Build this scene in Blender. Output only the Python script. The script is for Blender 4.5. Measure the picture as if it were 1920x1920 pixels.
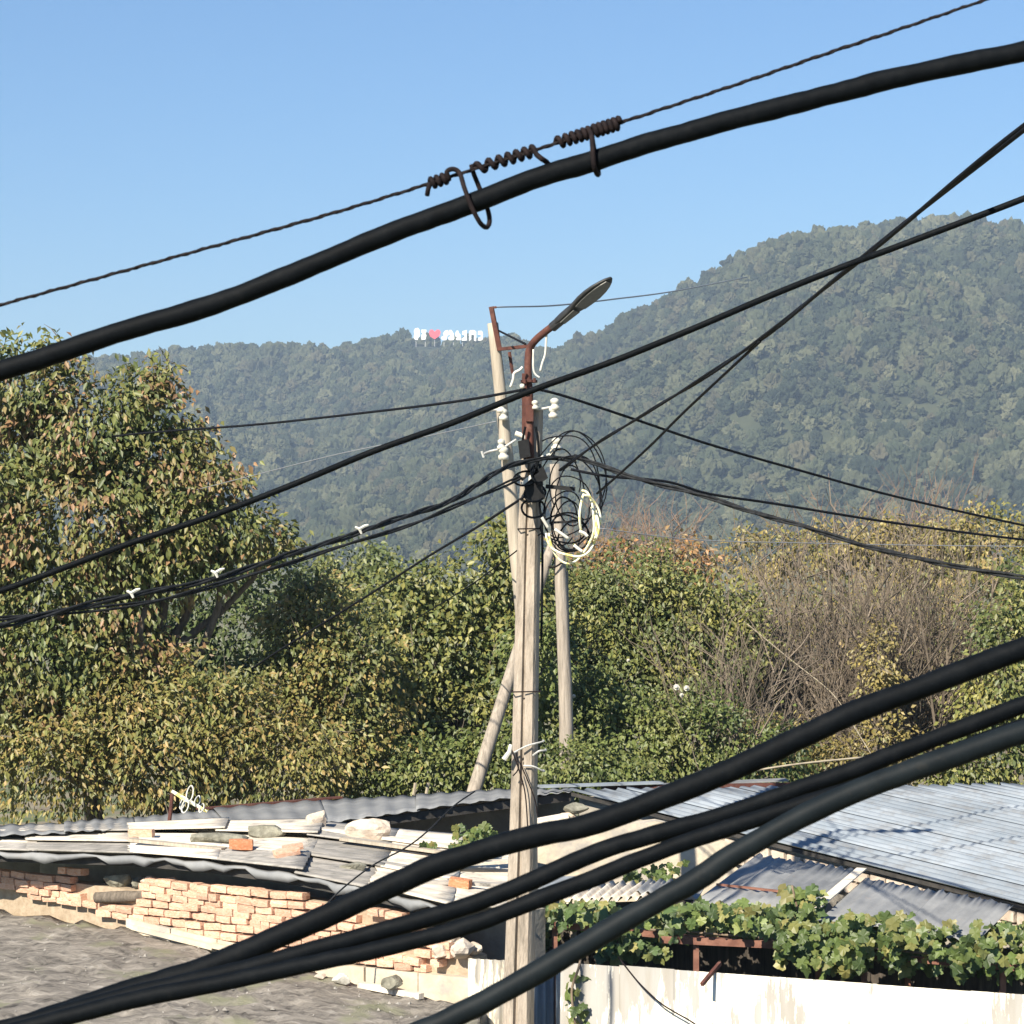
import bpy, bmesh, math, random
import numpy as np
from mathutils import Vector, Matrix, noise as mnoise

for o in list(bpy.data.objects):
    bpy.data.objects.remove(o)
S = bpy.context.scene
COL = S.collection
R = math.radians

# ------------------------------------------------------------------ camera
F = 4939.0            # focal length in units of a 1920 px wide picture
CAMZ = 6.0            # standing on an upper-floor balcony
PITCH = math.atan(80.0 / F)
cam_d = bpy.data.cameras.new('camera')
cam_d.sensor_width = 36.0
cam_d.lens = F / 1920.0 * 36.0
cam_d.clip_start = 0.1
cam_d.clip_end = 12000.0
cam = bpy.data.objects.new('camera', cam_d)
COL.objects.link(cam)
cam.location = (0, 0, CAMZ)
cam.rotation_euler = (math.pi / 2 + PITCH, 0, 0)
S.camera = cam
cam_d.dof.use_dof = True
cam_d.dof.focus_distance = 24.0
cam_d.dof.aperture_fstop = 62.0

# ------------------------------------------------------------------ light
SUN_EL = R(37)
SUN_AZ = math.atan2(-0.50, -0.80)      # behind the camera, to the left
world = bpy.data.worlds.new('World')
S.world = world
world.use_nodes = True
wn = world.node_tree.nodes
bg = wn['Background']
sky = wn.new('ShaderNodeTexSky')
sky.sky_type = 'NISHITA'
sky.sun_disc = False
sky.sun_elevation = SUN_EL
sky.sun_rotation = SUN_AZ
sky.altitude = 300
sky.air_density = 1.25
sky.dust_density = 0.1
sky.ozone_density = 10.0
world.node_tree.links.new(sky.outputs[0], bg.inputs[0])
bg.inputs[1].default_value = 0.064
sun_d = bpy.data.lights.new('sun', 'SUN')
sun_d.energy = 5.0
sun_d.angle = R(0.5)
sun_d.color = (1.0, 0.91, 0.76)
sun = bpy.data.objects.new('sun', sun_d)
COL.objects.link(sun)
to_sun = Vector((math.sin(SUN_AZ) * math.cos(SUN_EL), math.cos(SUN_AZ) * math.cos(SUN_EL), math.sin(SUN_EL)))
sun.rotation_euler = to_sun.to_track_quat('Z', 'Y').to_euler()
vs = S.view_settings
vs.view_transform = 'Standard'
vs.look = 'None'
vs.exposure = 1.0
vs.gamma = 1.0
vs.use_curve_mapping = False
S.cycles.volume_bounces = 0
S.cycles.max_bounces = 4

# ------------------------------------------------------------------ helpers
FW = Vector((0, math.cos(PITCH), math.sin(PITCH)))
UP = Vector((0, -math.sin(PITCH), math.cos(PITCH)))
RT = Vector((1, 0, 0))


def P(x, y, Y):
    """the place in the world that stands Y metres out at this bearing"""
    d = FW + RT * ((x - 960) / F) + UP * ((960 - y) / F)
    return Vector((0, 0, CAMZ)) + d * (Y / d.y)


def tag(o, label=None, cat=None, group=None, kind=None):
    if label: o['label'] = label
    if cat: o['category'] = cat
    if group: o['group'] = group
    if kind: o['kind'] = kind
    return o


def empty(name, loc, label=None, cat=None, group=None):
    o = bpy.data.objects.new(name, None)
    COL.objects.link(o)
    o.location = loc
    o.empty_display_size = 0.2
    return tag(o, label, cat, group)


def link(name, me, m=None, parent=None):
    o = bpy.data.objects.new(name, me)
    COL.objects.link(o)
    if m is not None and len(me.materials) == 0:
        me.materials.append(m)
    if parent is not None:
        o.parent = parent
        o.matrix_parent_inverse = Matrix.Translation(-Vector(parent_origin(parent)))
    return o


def parent_origin(p):
    l = Vector(p.location)
    if p.parent:
        # children are authored in world space, so undo every level
        l = (p.matrix_parent_inverse @ l) + parent_origin(p.parent)
    return l


class MB:
    """collects shapes in world space and links them as one mesh object"""

    def __init__(self):
        self.v = []
        self.f = []

    def quad(self, a, b, c, d):
        n = len(self.v)
        self.v += [tuple(a), tuple(b), tuple(c), tuple(d)]
        self.f.append((n, n + 1, n + 2, n + 3))

    def obox(self, c, ax, ay, az):
        """box from centre and three half-axis vectors"""
        c, ax, ay, az = Vector(c), Vector(ax), Vector(ay), Vector(az)
        n = len(self.v)
        for k in (-1, 1):
            for j in (-1, 1):
                for i in (-1, 1):
                    self.v.append(tuple(c + ax * i + ay * j + az * k))
        for q in ((0, 2, 3, 1), (4, 5, 7, 6), (0, 1, 5, 4), (2, 6, 7, 3), (0, 4, 6, 2), (1, 3, 7, 5)):
            self.f.append(tuple(n + t for t in q))
        return self

    def bar(self, a, b, w, h, up=(0, 0, 1)):
        a, b = Vector(a), Vector(b)
        d = b - a
        L = d.length
        d.normalize()
        s = d.cross(Vector(up))
        if s.length < 1e-4: s = d.cross(Vector((1, 0, 0)))
        s.normalize()
        u = s.cross(d)
        return self.obox((a + b) / 2, d * L / 2, s * w / 2, u * h / 2)

    def tube(self, pts, r, n=8, cap=True):
        pts = [Vector(p) for p in pts]
        m = len(pts)
        if not hasattr(r, '__len__'): r = [r] * m
        t0 = (pts[1] - pts[0]).normalized()
        ref = Vector((0, 0, 1)) if abs(t0.z) < 0.9 else Vector((1, 0, 0))
        u = t0.cross(ref).normalized()
        base = len(self.v)
        for i in range(m):
            t = (pts[min(i + 1, m - 1)] - pts[max(i - 1, 0)])
            t = t.normalized() if t.length > 1e-9 else t0
            u = (u - t * u.dot(t))
            if u.length < 1e-6: u = t.cross(Vector((1, 0.3, 0)))
            u.normalize()
            w = t.cross(u)
            for k in range(n):
                a = 2 * math.pi * k / n
                self.v.append(tuple(pts[i] + (u * math.cos(a) + w * math.sin(a)) * r[i]))
        for i in range(m - 1):
            for k in range(n):
                k2 = (k + 1) % n
                self.f.append((base + i * n + k, base + i * n + k2, base + (i + 1) * n + k2, base + (i + 1) * n + k))
        if cap:
            self.f.append(tuple(base + k for k in reversed(range(n))))
            self.f.append(tuple(base + (m - 1) * n + k for k in range(n)))
        return self

    def loft(self, rings, cap=True):
        n = len(rings[0])
        base = len(self.v)
        for rg in rings: self.v += [tuple(p) for p in rg]
        for i in range(len(rings) - 1):
            for k in range(n):
                k2 = (k + 1) % n
                self.f.append((base + i * n + k, base + i * n + k2, base + (i + 1) * n + k2, base + (i + 1) * n + k))
        if cap:
            self.f.append(tuple(base + k for k in reversed(range(n))))
            self.f.append(tuple(base + (len(rings) - 1) * n + k for k in range(n)))
        return self

    def lathe(self, o, axis, prof, n=14):
        o, axis = Vector(o), Vector(axis).normalized()
        u = axis.cross(Vector((0.3, 1, 0.2))).normalized()
        w = axis.cross(u)
        rings = []
        for (r, h) in prof:
            rings.append([o + axis * h + (u * math.cos(2 * math.pi * k / n) + w * math.sin(2 * math.pi * k / n)) * r for k in range(n)])
        return self.loft(rings)

    def prism(self, poly, off):
        """closed polygon (world points) thickened by the vector off"""
        off = Vector(off)
        n = len(poly)
        b = len(self.v)
        self.v += [tuple(p) for p in poly] + [tuple(Vector(p) + off) for p in poly]
        self.f.append(tuple(b + i for i in range(n)))
        self.f.append(tuple(b + n + i for i in reversed(range(n))))
        for i in range(n):
            j = (i + 1) % n
            self.f.append((b + i, b + n + i, b + n + j, b + j))
        return self

    def build(self, name, m, parent=None, smooth=False, origin=None):
        me = bpy.data.meshes.new(name)
        org = Vector(origin) if origin is not None else None
        v = self.v
        if org is not None:
            v = [tuple(Vector(p) - org) for p in v]
        me.from_pydata(v, [], self.f)
        bm = bmesh.new()
        bm.from_mesh(me)
        bmesh.ops.recalc_face_normals(bm, faces=bm.faces)
        bm.to_mesh(me)
        bm.free()
        if smooth:
            me.polygons.foreach_set('use_smooth', [True] * len(me.polygons))
        me.update()
        o = link(name, me, m, parent)
        if org is not None: o.location = org
        return o


def spline(ctrl, m=8):
    """Catmull-Rom through world points"""
    c = [Vector(p) for p in ctrl]
    c = [c[0] * 2 - c[1]] + c + [c[-1] * 2 - c[-2]]
    out = []
    for i in range(1, len(c) - 2):
        p0, p1, p2, p3 = c[i - 1], c[i], c[i + 1], c[i + 2]
        for k in range(m):
            t = k / m
            out.append(0.5 * ((2 * p1) + (p2 - p0) * t + (2 * p0 - 5 * p1 + 4 * p2 - p3) * t * t + (3 * p1 - p0 - 3 * p2 + p3) * t ** 3))
    out.append(c[-2])
    return out


# ------------------------------------------------------------------ materials
def nodes_of(name):
    m = bpy.data.materials.new(name)
    m.use_nodes = True
    nt = m.node_tree
    return m, nt, nt.nodes, nt.links, nt.nodes['Principled BSDF']


def mat(name, c1, c2=None, rough=0.7, scale=6.0, detail=6.0, bump=0.0, bscale=None, spec=0.4, metal=0.0,
        stretch=(1, 1, 1), c3=None, c3scale=2.0, c3lo=0.55, c3hi=0.7, vary=0.0, dist=0.01, lo=0.35, hi=0.65):
    m, nt, N, L, b = nodes_of(name)
    b.inputs['Roughness'].default_value = rough
    b.inputs['Metallic'].default_value = metal
    b.inputs['Specular IOR Level'].default_value = spec
    tc = N.new('ShaderNodeTexCoord')
    mp = N.new('ShaderNodeMapping')
    mp.inputs['Scale'].default_value = stretch
    L.new(tc.outputs['Object'], mp.inputs[0])
    vec = mp.outputs[0]
    if vary > 0:
        oi0 = N.new('ShaderNodeObjectInfo')
        va = N.new('ShaderNodeVectorMath'); va.operation = 'ADD'
        sc = N.new('ShaderNodeMath'); sc.operation = 'MULTIPLY'; sc.inputs[1].default_value = 37.0
        L.new(oi0.outputs['Random'], sc.inputs[0])
        L.new(vec, va.inputs[0]); L.new(sc.outputs[0], va.inputs[1])
        vec = va.outputs[0]
    col = None
    if c2 is not None:
        nz = N.new('ShaderNodeTexNoise')
        nz.inputs['Scale'].default_value = scale
        nz.inputs['Detail'].default_value = detail
        nz.inputs['Roughness'].default_value = 0.65
        L.new(vec, nz.inputs['Vector'])
        cr = N.new('ShaderNodeValToRGB')
        cr.color_ramp.elements[0].position = lo
        cr.color_ramp.elements[1].position = hi
        cr.color_ramp.elements[0].color = (*c1, 1)
        cr.color_ramp.elements[1].color = (*c2, 1)
        L.new(nz.outputs['Fac'], cr.inputs[0])
        col = cr.outputs[0]
        if c3 is not None:
            n3 = N.new('ShaderNodeTexNoise')
            n3.inputs['Scale'].default_value = c3scale
            n3.inputs['Detail'].default_value = 8
            n3.inputs['Roughness'].default_value = 0.7
            L.new(vec, n3.inputs['Vector'])
            r3 = N.new('ShaderNodeValToRGB')
            r3.color_ramp.elements[0].position = c3lo
            r3.color_ramp.elements[1].position = c3hi
            L.new(n3.outputs['Fac'], r3.inputs[0])
            mx = N.new('ShaderNodeMixRGB')
            mx.inputs[2].default_value = (*c3, 1)
            L.new(r3.outputs[0], mx.inputs[0])
            L.new(col, mx.inputs[1])
            col = mx.outputs[0]
        if vary > 0:
            oi = N.new('ShaderNodeObjectInfo')
            hsv = N.new('ShaderNodeHueSaturation')
            mr = N.new('ShaderNodeMapRange')
            mr.inputs[3].default_value = 1 - vary
            mr.inputs[4].default_value = 1 + vary
            L.new(oi.outputs['Random'], mr.inputs[0])
            L.new(mr.outputs[0], hsv.inputs['Value'])
            L.new(col, hsv.inputs['Color'])
            col = hsv.outputs[0]
        L.new(col, b.inputs['Base Color'])
    else:
        b.inputs['Base Color'].default_value = (*c1, 1)
    if bump > 0:
        nb = N.new('ShaderNodeTexNoise')
        nb.inputs['Scale'].default_value = bscale or scale * 3
        nb.inputs['Detail'].default_value = 6
        L.new(vec, nb.inputs['Vector'])
        bp = N.new('ShaderNodeBump')
        bp.inputs['Strength'].default_value = bump
        bp.inputs['Distance'].default_value = dist
        L.new(nb.outputs['Fac'], bp.inputs['Height'])
        L.new(bp.outputs[0], b.inputs['Normal'])
    return m


def leaf_mat(name, palette=None, trans=0.3, attr=True):
    m, nt, N, L, b = nodes_of(name)
    b.inputs['Roughness'].default_value = 0.48
    b.inputs['Specular IOR Level'].default_value = 0.5
    if attr:
        a = N.new('ShaderNodeAttribute')
        a.attribute_name = 'leafcol'
        col = a.outputs['Color']
    else:
        oi = N.new('ShaderNodeObjectInfo')
        cr = N.new('ShaderNodeValToRGB')
        e = cr.color_ramp.elements
        e[0].color = (*palette[0], 1)
        e[1].color = (*palette[-1], 1)
        for i, c in enumerate(palette[1:-1]):
            k = e.new((i + 1) / (len(palette) - 1))
            k.color = (c[0] * 1.3, c[1] * 1.3, c[2] * 1.35, 1)
        L.new(oi.outputs['Random'], cr.inputs[0])
        col = cr.outputs[0]
    L.new(col, b.inputs['Base Color'])
    tr = N.new('ShaderNodeBsdfTranslucent')
    L.new(col, tr.inputs['Color'])
    mx = N.new('ShaderNodeMixShader')
    mx.inputs[0].default_value = trans
    L.new(b.outputs[0], mx.inputs[1])
    L.new(tr.outputs[0], mx.inputs[2])
    L.new(mx.outputs[0], N['Material Output'].inputs[0])
    return m


M = {}
M['cable'] = mat('black_rubber', (0.0015, 0.0026, 0.0040), (0.0032, 0.0048, 0.0068), rough=0.66, scale=60, spec=0.09, bump=0.25, bscale=120, dist=0.002, c3=(0.007, 0.0078, 0.0088), c3scale=60, c3lo=0.55, c3hi=0.78)
M['cableslate'] = mat('slate_rubber', (0.0050, 0.0080, 0.0105), (0.0085, 0.0125, 0.0155), rough=0.6, scale=40, spec=0.12, bump=0.15, bscale=90, dist=0.002, c3=(0.017, 0.018, 0.018), c3scale=45, c3lo=0.58, c3hi=0.75)
M['thin'] = mat('dark_cable', (0.005, 0.006, 0.009), (0.012, 0.013, 0.017), rough=0.75, scale=20, spec=0.1)
M['twist'] = mat('weathered_cable', (0.008, 0.009, 0.011), (0.03, 0.032, 0.034), rough=0.75, scale=14, spec=0.12)
M['wirerust'] = mat('rusted_wire', (0.008, 0.0065, 0.008), (0.022, 0.015, 0.015), rough=0.8, scale=150, spec=0.12)
M['steelwire'] = mat('steel_strand', (0.008, 0.007, 0.008), (0.02, 0.015, 0.015), rough=0.8, scale=200, spec=0.12)
M['greywire'] = mat('grey_wire', (0.22, 0.23, 0.25), rough=0.6)
M['concrete'] = mat('pole_concrete', (0.28, 0.235, 0.19), (0.42, 0.36, 0.295), rough=0.9, scale=3.0, stretch=(5, 5, 0.9), bump=0.5, bscale=14, c3=(0.15, 0.13, 0.105), c3scale=2.6, c3lo=0.48, c3hi=0.72, dist=0.03)
M['wood'] = mat('weathered_wood', (0.22, 0.19, 0.155), (0.40, 0.345, 0.285), rough=0.9, scale=3.5, stretch=(9, 9, 0.7), bump=0.5, bscale=14, c3=(0.16, 0.14, 0.12), c3scale=2.5)
M['woodlight'] = mat('pale_wood', (0.30, 0.26, 0.205), (0.44, 0.385, 0.31), rough=0.9, scale=3.5, stretch=(9, 9, 0.7), bump=0.4, bscale=14, c3=(0.28, 0.25, 0.20), c3scale=1.6)
M['rust'] = mat('rusty_steel', (0.055, 0.020, 0.016), (0.115, 0.042, 0.03), rough=0.85, scale=9, bump=0.3, c3=(0.15, 0.07, 0.05), c3scale=5)
M['rustbar'] = mat('rusty_angle_iron', (0.14, 0.06, 0.042), (0.24, 0.115, 0.08), rough=0.85, scale=9, bump=0.3)
M['porcelain'] = mat('porcelain', (0.42, 0.40, 0.34), (0.66, 0.64, 0.57), rough=0.3, scale=20, spec=0.5)
M['galv'] = mat('galvanised', (0.36, 0.36, 0.34), (0.52, 0.52, 0.50), rough=0.5, scale=20)
M['lampbody'] = mat('lamp_housing', (0.022, 0.023, 0.024), (0.035, 0.035, 0.036), rough=0.5, scale=12)
M['lamplens'] = mat('lamp_lens', (0.085, 0.085, 0.078), (0.12, 0.12, 0.11), rough=0.35, scale=30)
M['blackbox'] = mat('black_plastic', (0.006, 0.0065, 0.007), (0.014, 0.014, 0.015), rough=0.55, spec=0.2, scale=25)
M['yellow'] = mat('yellow_white_cord', (0.78, 0.70, 0.20), (0.82, 0.80, 0.62), rough=0.5, scale=14, lo=0.42, hi=0.5)
M['whitecord'] = mat('white_cord', (0.46, 0.45, 0.40), (0.64, 0.63, 0.58), rough=0.6, scale=9)
M['brick'] = mat('clay_brick', (0.54, 0.27, 0.165), (0.66, 0.42, 0.30), rough=0.95, scale=5, bump=0.6, bscale=40, c3=(0.68, 0.51, 0.39), c3scale=7, c3lo=0.45, c3hi=0.66, vary=0.20, dist=0.01)
M['redbrick'] = mat('red_clay_brick', (0.46, 0.17, 0.08), (0.58, 0.27, 0.14), rough=0.95, scale=9, bump=0.6, bscale=40, c3=(0.60, 0.42, 0.30), c3scale=9, vary=0.1)
M['mortar'] = mat('clay_mortar', (0.30, 0.23, 0.16), (0.42, 0.34, 0.25), rough=0.95, scale=12, bump=0.8, bscale=30)
M['stone'] = mat('field_stone', (0.40, 0.32, 0.25), (0.60, 0.52, 0.43), rough=0.95, scale=5, bump=0.7, bscale=18, vary=0.15, c3=(0.34, 0.31, 0.28), c3scale=3, dist=0.02)
M['darkstone'] = mat('lichen_stone', (0.13, 0.125, 0.095), (0.26, 0.25, 0.20), rough=0.95, scale=9, bump=0.8, bscale=22, dist=0.02, c3=(0.34, 0.33, 0.25), c3scale=11)
M['slate'] = mat('asbestos_sheet', (0.52, 0.46, 0.38), (0.72, 0.66, 0.56), rough=0.92, scale=2.5, stretch=(1, 2.2, 1), bump=0.5, bscale=18, vary=0.16, c3=(0.20, 0.185, 0.165), c3scale=2.6, c3lo=0.52, c3hi=0.70)
M['slategrey'] = mat('weathered_sheet', (0.22, 0.21, 0.19), (0.38, 0.355, 0.32), rough=0.92, scale=4, stretch=(1, 3, 1), bump=0.6, bscale=22, vary=0.15, c3=(0.12, 0.115, 0.105), c3scale=5)
M['fascia'] = mat('tarred_board', (0.025, 0.024, 0.023), (0.06, 0.055, 0.05), rough=0.85, scale=6)
M['tin'] = mat('blue_grey_tin', (0.195, 0.228, 0.262), (0.275, 0.308, 0.342), rough=0.55, scale=1.4, spec=0.35, bump=0.15, bscale=6, vary=0.10, c3=(0.165, 0.165, 0.165), c3scale=3.5, c3lo=0.48, c3hi=0.75)
M['tingrey'] = mat('dull_zinc_tin', (0.165, 0.172, 0.18), (0.255, 0.26, 0.262), rough=0.65, scale=2.2, spec=0.3, bump=0.1, bscale=6, vary=0.10, c3=(0.30, 0.22, 0.17), c3scale=4.5, c3lo=0.62, c3hi=0.78)
M['plaster'] = mat('ochre_plaster', (0.46, 0.39, 0.29), (0.60, 0.53, 0.42), rough=0.95, scale=3, bump=0.5, bscale=20, c3=(0.36, 0.33, 0.29), c3scale=1.8, c3lo=0.5, c3hi=0.62)
M['render'] = mat('grey_render', (0.24, 0.22, 0.19), (0.36, 0.33, 0.28), rough=0.95, scale=4, bump=0.6, bscale=18)
M['earth'] = mat('earth', (0.16, 0.13, 0.09), (0.24, 0.21, 0.14), rough=1.0, scale=0.8, c3=(0.08, 0.11, 0.04), c3scale=0.5, c3lo=0.45, c3hi=0.55)
M['bark'] = mat('bark', (0.09, 0.075, 0.06), (0.18, 0.15, 0.12), rough=0.95, scale=8, stretch=(4, 4, 0.8), bump=0.6)
M['twig'] = mat('grey_brown_twigs', (0.11, 0.088, 0.066), (0.21, 0.17, 0.13), rough=0.95, scale=3)
M['redtwig'] = mat('reddish_twigs', (0.17, 0.115, 0.085), (0.25, 0.17, 0.125), rough=0.95, scale=3)
M['canestick'] = mat('dry_cane', (0.26, 0.22, 0.16), (0.40, 0.35, 0.26), rough=0.9, scale=5)
M['leaf'] = leaf_mat('leaf_foliage')
M['letter'] = mat('white_letter_panel', (0.92, 0.92, 0.90), rough=0.6)
M['heart'] = mat('red_heart_panel', (0.90, 0.10, 0.12), rough=0.6)


def tar_roof_mat():
    m, nt, N, L, b = nodes_of('weathered_tar_felt')
    b.inputs['Roughness'].default_value = 0.95
    b.inputs['Specular IOR Level'].default_value = 0.2
    tc = N.new('ShaderNodeTexCoord')
    mp = N.new('ShaderNodeMapping')
    mp.inputs['Rotation'].default_value = (0, 0, R(38))
    mp.inputs['Scale'].default_value = (1.3, 2.6, 1)
    L.new(tc.outputs['Object'], mp.inputs[0])
    n1 = N.new('ShaderNodeTexNoise'); n1.inputs['Scale'].default_value = 2.4; n1.inputs['Detail'].default_value = 12; n1.inputs['Roughness'].default_value = 0.72
    n1.inputs['Distortion'].default_value = 0.8
    L.new(mp.outputs[0], n1.inputs['Vector'])
    cr = N.new('ShaderNodeValToRGB')
    e = cr.color_ramp.elements
    e[0].position = 0.34; e[0].color = (0.055, 0.05, 0.044, 1)
    e[1].position = 0.72; e[1].color = (0.44, 0.41, 0.36, 1)
    k = e.new(0.45); k.color = (0.17, 0.155, 0.135, 1)
    k = e.new(0.56); k.color = (0.27, 0.245, 0.21, 1)
    L.new(n1.outputs['Fac'], cr.inputs[0])
    n2 = N.new('ShaderNodeTexNoise'); n2.inputs['Scale'].default_value = 1.7; n2.inputs['Detail'].default_value = 6
    L.new(tc.outputs['Object'], n2.inputs['Vector'])
    r2 = N.new('ShaderNodeValToRGB'); r2.color_ramp.elements[0].position = 0.56; r2.color_ramp.elements[1].position = 0.68
    L.new(n2.outputs['Fac'], r2.inputs[0])
    mx = N.new('ShaderNodeMixRGB'); mx.inputs[2].default_value = (0.21, 0.21, 0.14, 1)
    L.new(r2.outputs[0], mx.inputs[0]); L.new(cr.outputs[0], mx.inputs[1])
    L.new(mx.outputs[0], b.inputs['Base Color'])
    bp = N.new('ShaderNodeBump'); bp.inputs['Strength'].default_value = 0.8; bp.inputs['Distance'].default_value = 0.04
    L.new(n1.outputs['Fac'], bp.inputs['Height'])
    L.new(bp.outputs[0], b.inputs['Normal'])
    return m


M['tar'] = tar_roof_mat()


def fence_mat():
    """white paint on tin, flaking off in streaks towards the foot of the sheets"""
    m, nt, N, L, b = nodes_of('flaking_white_paint')
    b.inputs['Roughness'].default_value = 0.7
    tc = N.new('ShaderNodeTexCoord')
    mp = N.new('ShaderNodeMapping'); mp.inputs['Scale'].default_value = (9, 9, 1.3)
    L.new(tc.outputs['Object'], mp.inputs[0])
    oi = N.new('ShaderNodeObjectInfo')
    va = N.new('ShaderNodeVectorMath'); va.operation = 'ADD'
    ml = N.new('ShaderNodeMath'); ml.operation = 'MULTIPLY'; ml.inputs[1].default_value = 50
    L.new(oi.outputs['Random'], ml.inputs[0]); L.new(mp.outputs[0], va.inputs[0]); L.new(ml.outputs[0], va.inputs[1])
    n1 = N.new('ShaderNodeTexNoise'); n1.inputs['Scale'].default_value = 1.6; n1.inputs['Detail'].default_value = 9; n1.inputs['Roughness'].default_value = 0.7
    L.new(va.outputs[0], n1.inputs['Vector'])
    # large patches where the paint has weathered
    n2 = N.new('ShaderNodeTexNoise'); n2.inputs['Scale'].default_value = 1.1; n2.inputs['Detail'].default_value = 2
    L.new(tc.outputs['Object'], n2.inputs['Vector'])
    ad = N.new('ShaderNodeMath'); ad.operation = 'MULTIPLY_ADD'; ad.inputs[1].default_value = 0.75
    L.new(n2.outputs['Fac'], ad.inputs[0]); L.new(n1.outputs['Fac'], ad.inputs[2])
    cr = N.new('ShaderNodeValToRGB')
    e = cr.color_ramp.elements
    e[0].position = 0.828; e[0].color = (0.74, 0.695, 0.58, 1)
    e[1].position = 0.858; e[1].color = (0.30, 0.29, 0.27, 1)
    mr = N.new('ShaderNodeMapRange'); mr.inputs[1].default_value = 0.0; mr.inputs[2].default_value = 1.05
    L.new(ad.outputs[0], mr.inputs[0])
    L.new(mr.outputs[0], cr.inputs[0])
    n3 = N.new('ShaderNodeTexNoise'); n3.inputs['Scale'].default_value = 0.9; n3.inputs['Detail'].default_value = 5
    L.new(va.outputs[0], n3.inputs['Vector'])
    mx = N.new('ShaderNodeMixRGB'); mx.blend_type = 'MULTIPLY'; mx.inputs[0].default_value = 0.5
    r3 = N.new('ShaderNodeValToRGB'); r3.color_ramp.elements[0].position = 0.35; r3.color_ramp.elements[0].color = (0.72, 0.66, 0.55, 1); r3.color_ramp.elements[1].position = 0.6; r3.color_ramp.elements[1].color = (1, 1, 1, 1)
    L.new(n3.outputs['Fac'], r3.inputs[0])
    L.new(cr.outputs[0], mx.inputs[1]); L.new(r3.outputs[0], mx.inputs[2])
    L.new(mx.outputs[0], b.inputs['Base Color'])
    return m


M['fence'] = fence_mat()


def hill_mat(name, cols):
    """foliage of a far wood; every crown has its own tint"""
    m, nt, N, L, b = nodes_of(name)
    b.inputs['Roughness'].default_value = 0.9
    b.inputs['Specular IOR Level'].default_value = 0.1
    oi = N.new('ShaderNodeObjectInfo')
    cr = N.new('ShaderNodeValToRGB')
    e = cr.color_ramp.elements
    e[0].color = (*cols[0], 1); e[1].color = (*cols[-1], 1)
    for i, c in enumerate(cols[1:-1]):
        k = e.new((i + 1) / (len(cols) - 1)); k.color = (*c, 1)
    L.new(oi.outputs['Random'], cr.inputs[0])
    tc = N.new('ShaderNodeTexCoord')
    nz = N.new('ShaderNodeTexNoise'); nz.inputs['Scale'].default_value = 3.5; nz.inputs['Detail'].default_value = 4
    L.new(tc.outputs['Object'], nz.inputs['Vector'])
    bp = N.new('ShaderNodeBump'); bp.inputs['Strength'].default_value = 1.0; bp.inputs['Distance'].default_value = 0.5
    L.new(nz.outputs['Fac'], bp.inputs['Height'])
    L.new(bp.outputs[0], b.inputs['Normal'])
    L.new(cr.outputs[0], b.inputs['Base Color'])
    return m


M['hillcrown'] = hill_mat('hill_wood', [(0.026, 0.034, 0.021), (0.038, 0.048, 0.028), (0.050, 0.060, 0.034), (0.062, 0.070, 0.038), (0.088, 0.092, 0.052), (0.042, 0.050, 0.028), (0.024, 0.032, 0.022), (0.085, 0.078, 0.046), (0.055, 0.064, 0.036), (0.12, 0.12, 0.07)])

# ------------------------------------------------------------------ ground and hills
rng = np.random.default_rng(11)
random.seed(5)

g = MB()
g.quad((-6000, -200, 0), (6000, -200, 0), (6000, 9000, 0), (-6000, 9000, 0))
tag(g.build('ground', M['earth']), kind='structure')

RIDGE_L = [(-700, 700), (-300, 690), (0, 690), (240, 700), (340, 672), (400, 663), (540, 658), (640, 664), (700, 655), (780, 646), (830, 650), (908, 644), (960, 652), (1030, 676), (1120, 700), (1300, 760), (1500, 830)]
RIDGE_R = [(300, 1035), (500, 985), (700, 880), (860, 780), (950, 720), (1040, 676), (1100, 656), (1180, 616), (1250, 576), (1320, 536), (1380, 496), (1450, 461), (1540, 444), (1680, 440), (1800, 436), (1920, 450), (2200, 500), (2700, 560)]


def hill_fn(ridge, Yb, Yr, seed):
    xs = np.array([p[0] for p in ridge], float)
    ys = np.array([p[1] for p in ridge], float)

    def h(X, Y):
        # bearing of the point, height of the ridge on that bearing, then the slope profile
        px = 960 + X / Y * F
        zr = (1040 - np.interp(px, xs, ys)) / F * Yr + CAMZ
        s = (Y - Yb) / (Yr - Yb)
        sc = np.clip(s, 0, 1)
        prof = 1 - (1 - sc) ** 1.25
        back = np.clip(s - 1, 0, 3)
        z = zr * prof - back * zr * 0.6
        und = np.sin(X * 0.021 + seed + 0.6 * np.sin(Y * 0.012)) * 0.5 + np.sin(X * 0.047 + Y * 0.018 + seed * 2) * 0.35 + np.sin(X * 0.011 - Y * 0.013 + seed) * 0.5
        z = z + und * 17.0 * np.sin(np.pi * sc) * np.clip(zr / 120, 0.1, 1)
        return z
    return h


HILLS = [('hill', hill_fn(RIDGE_L, 1150, 1750, 1.3), RIDGE_L, 1150, 1750), ('hill', hill_fn(RIDGE_R, 950, 1500, 4.1), RIDGE_R, 950, 1500)]
M['hillsoil'] = mat('wooded_hillside', (0.03, 0.04, 0.02), (0.06, 0.065, 0.03), rough=1.0, scale=0.05)

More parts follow.
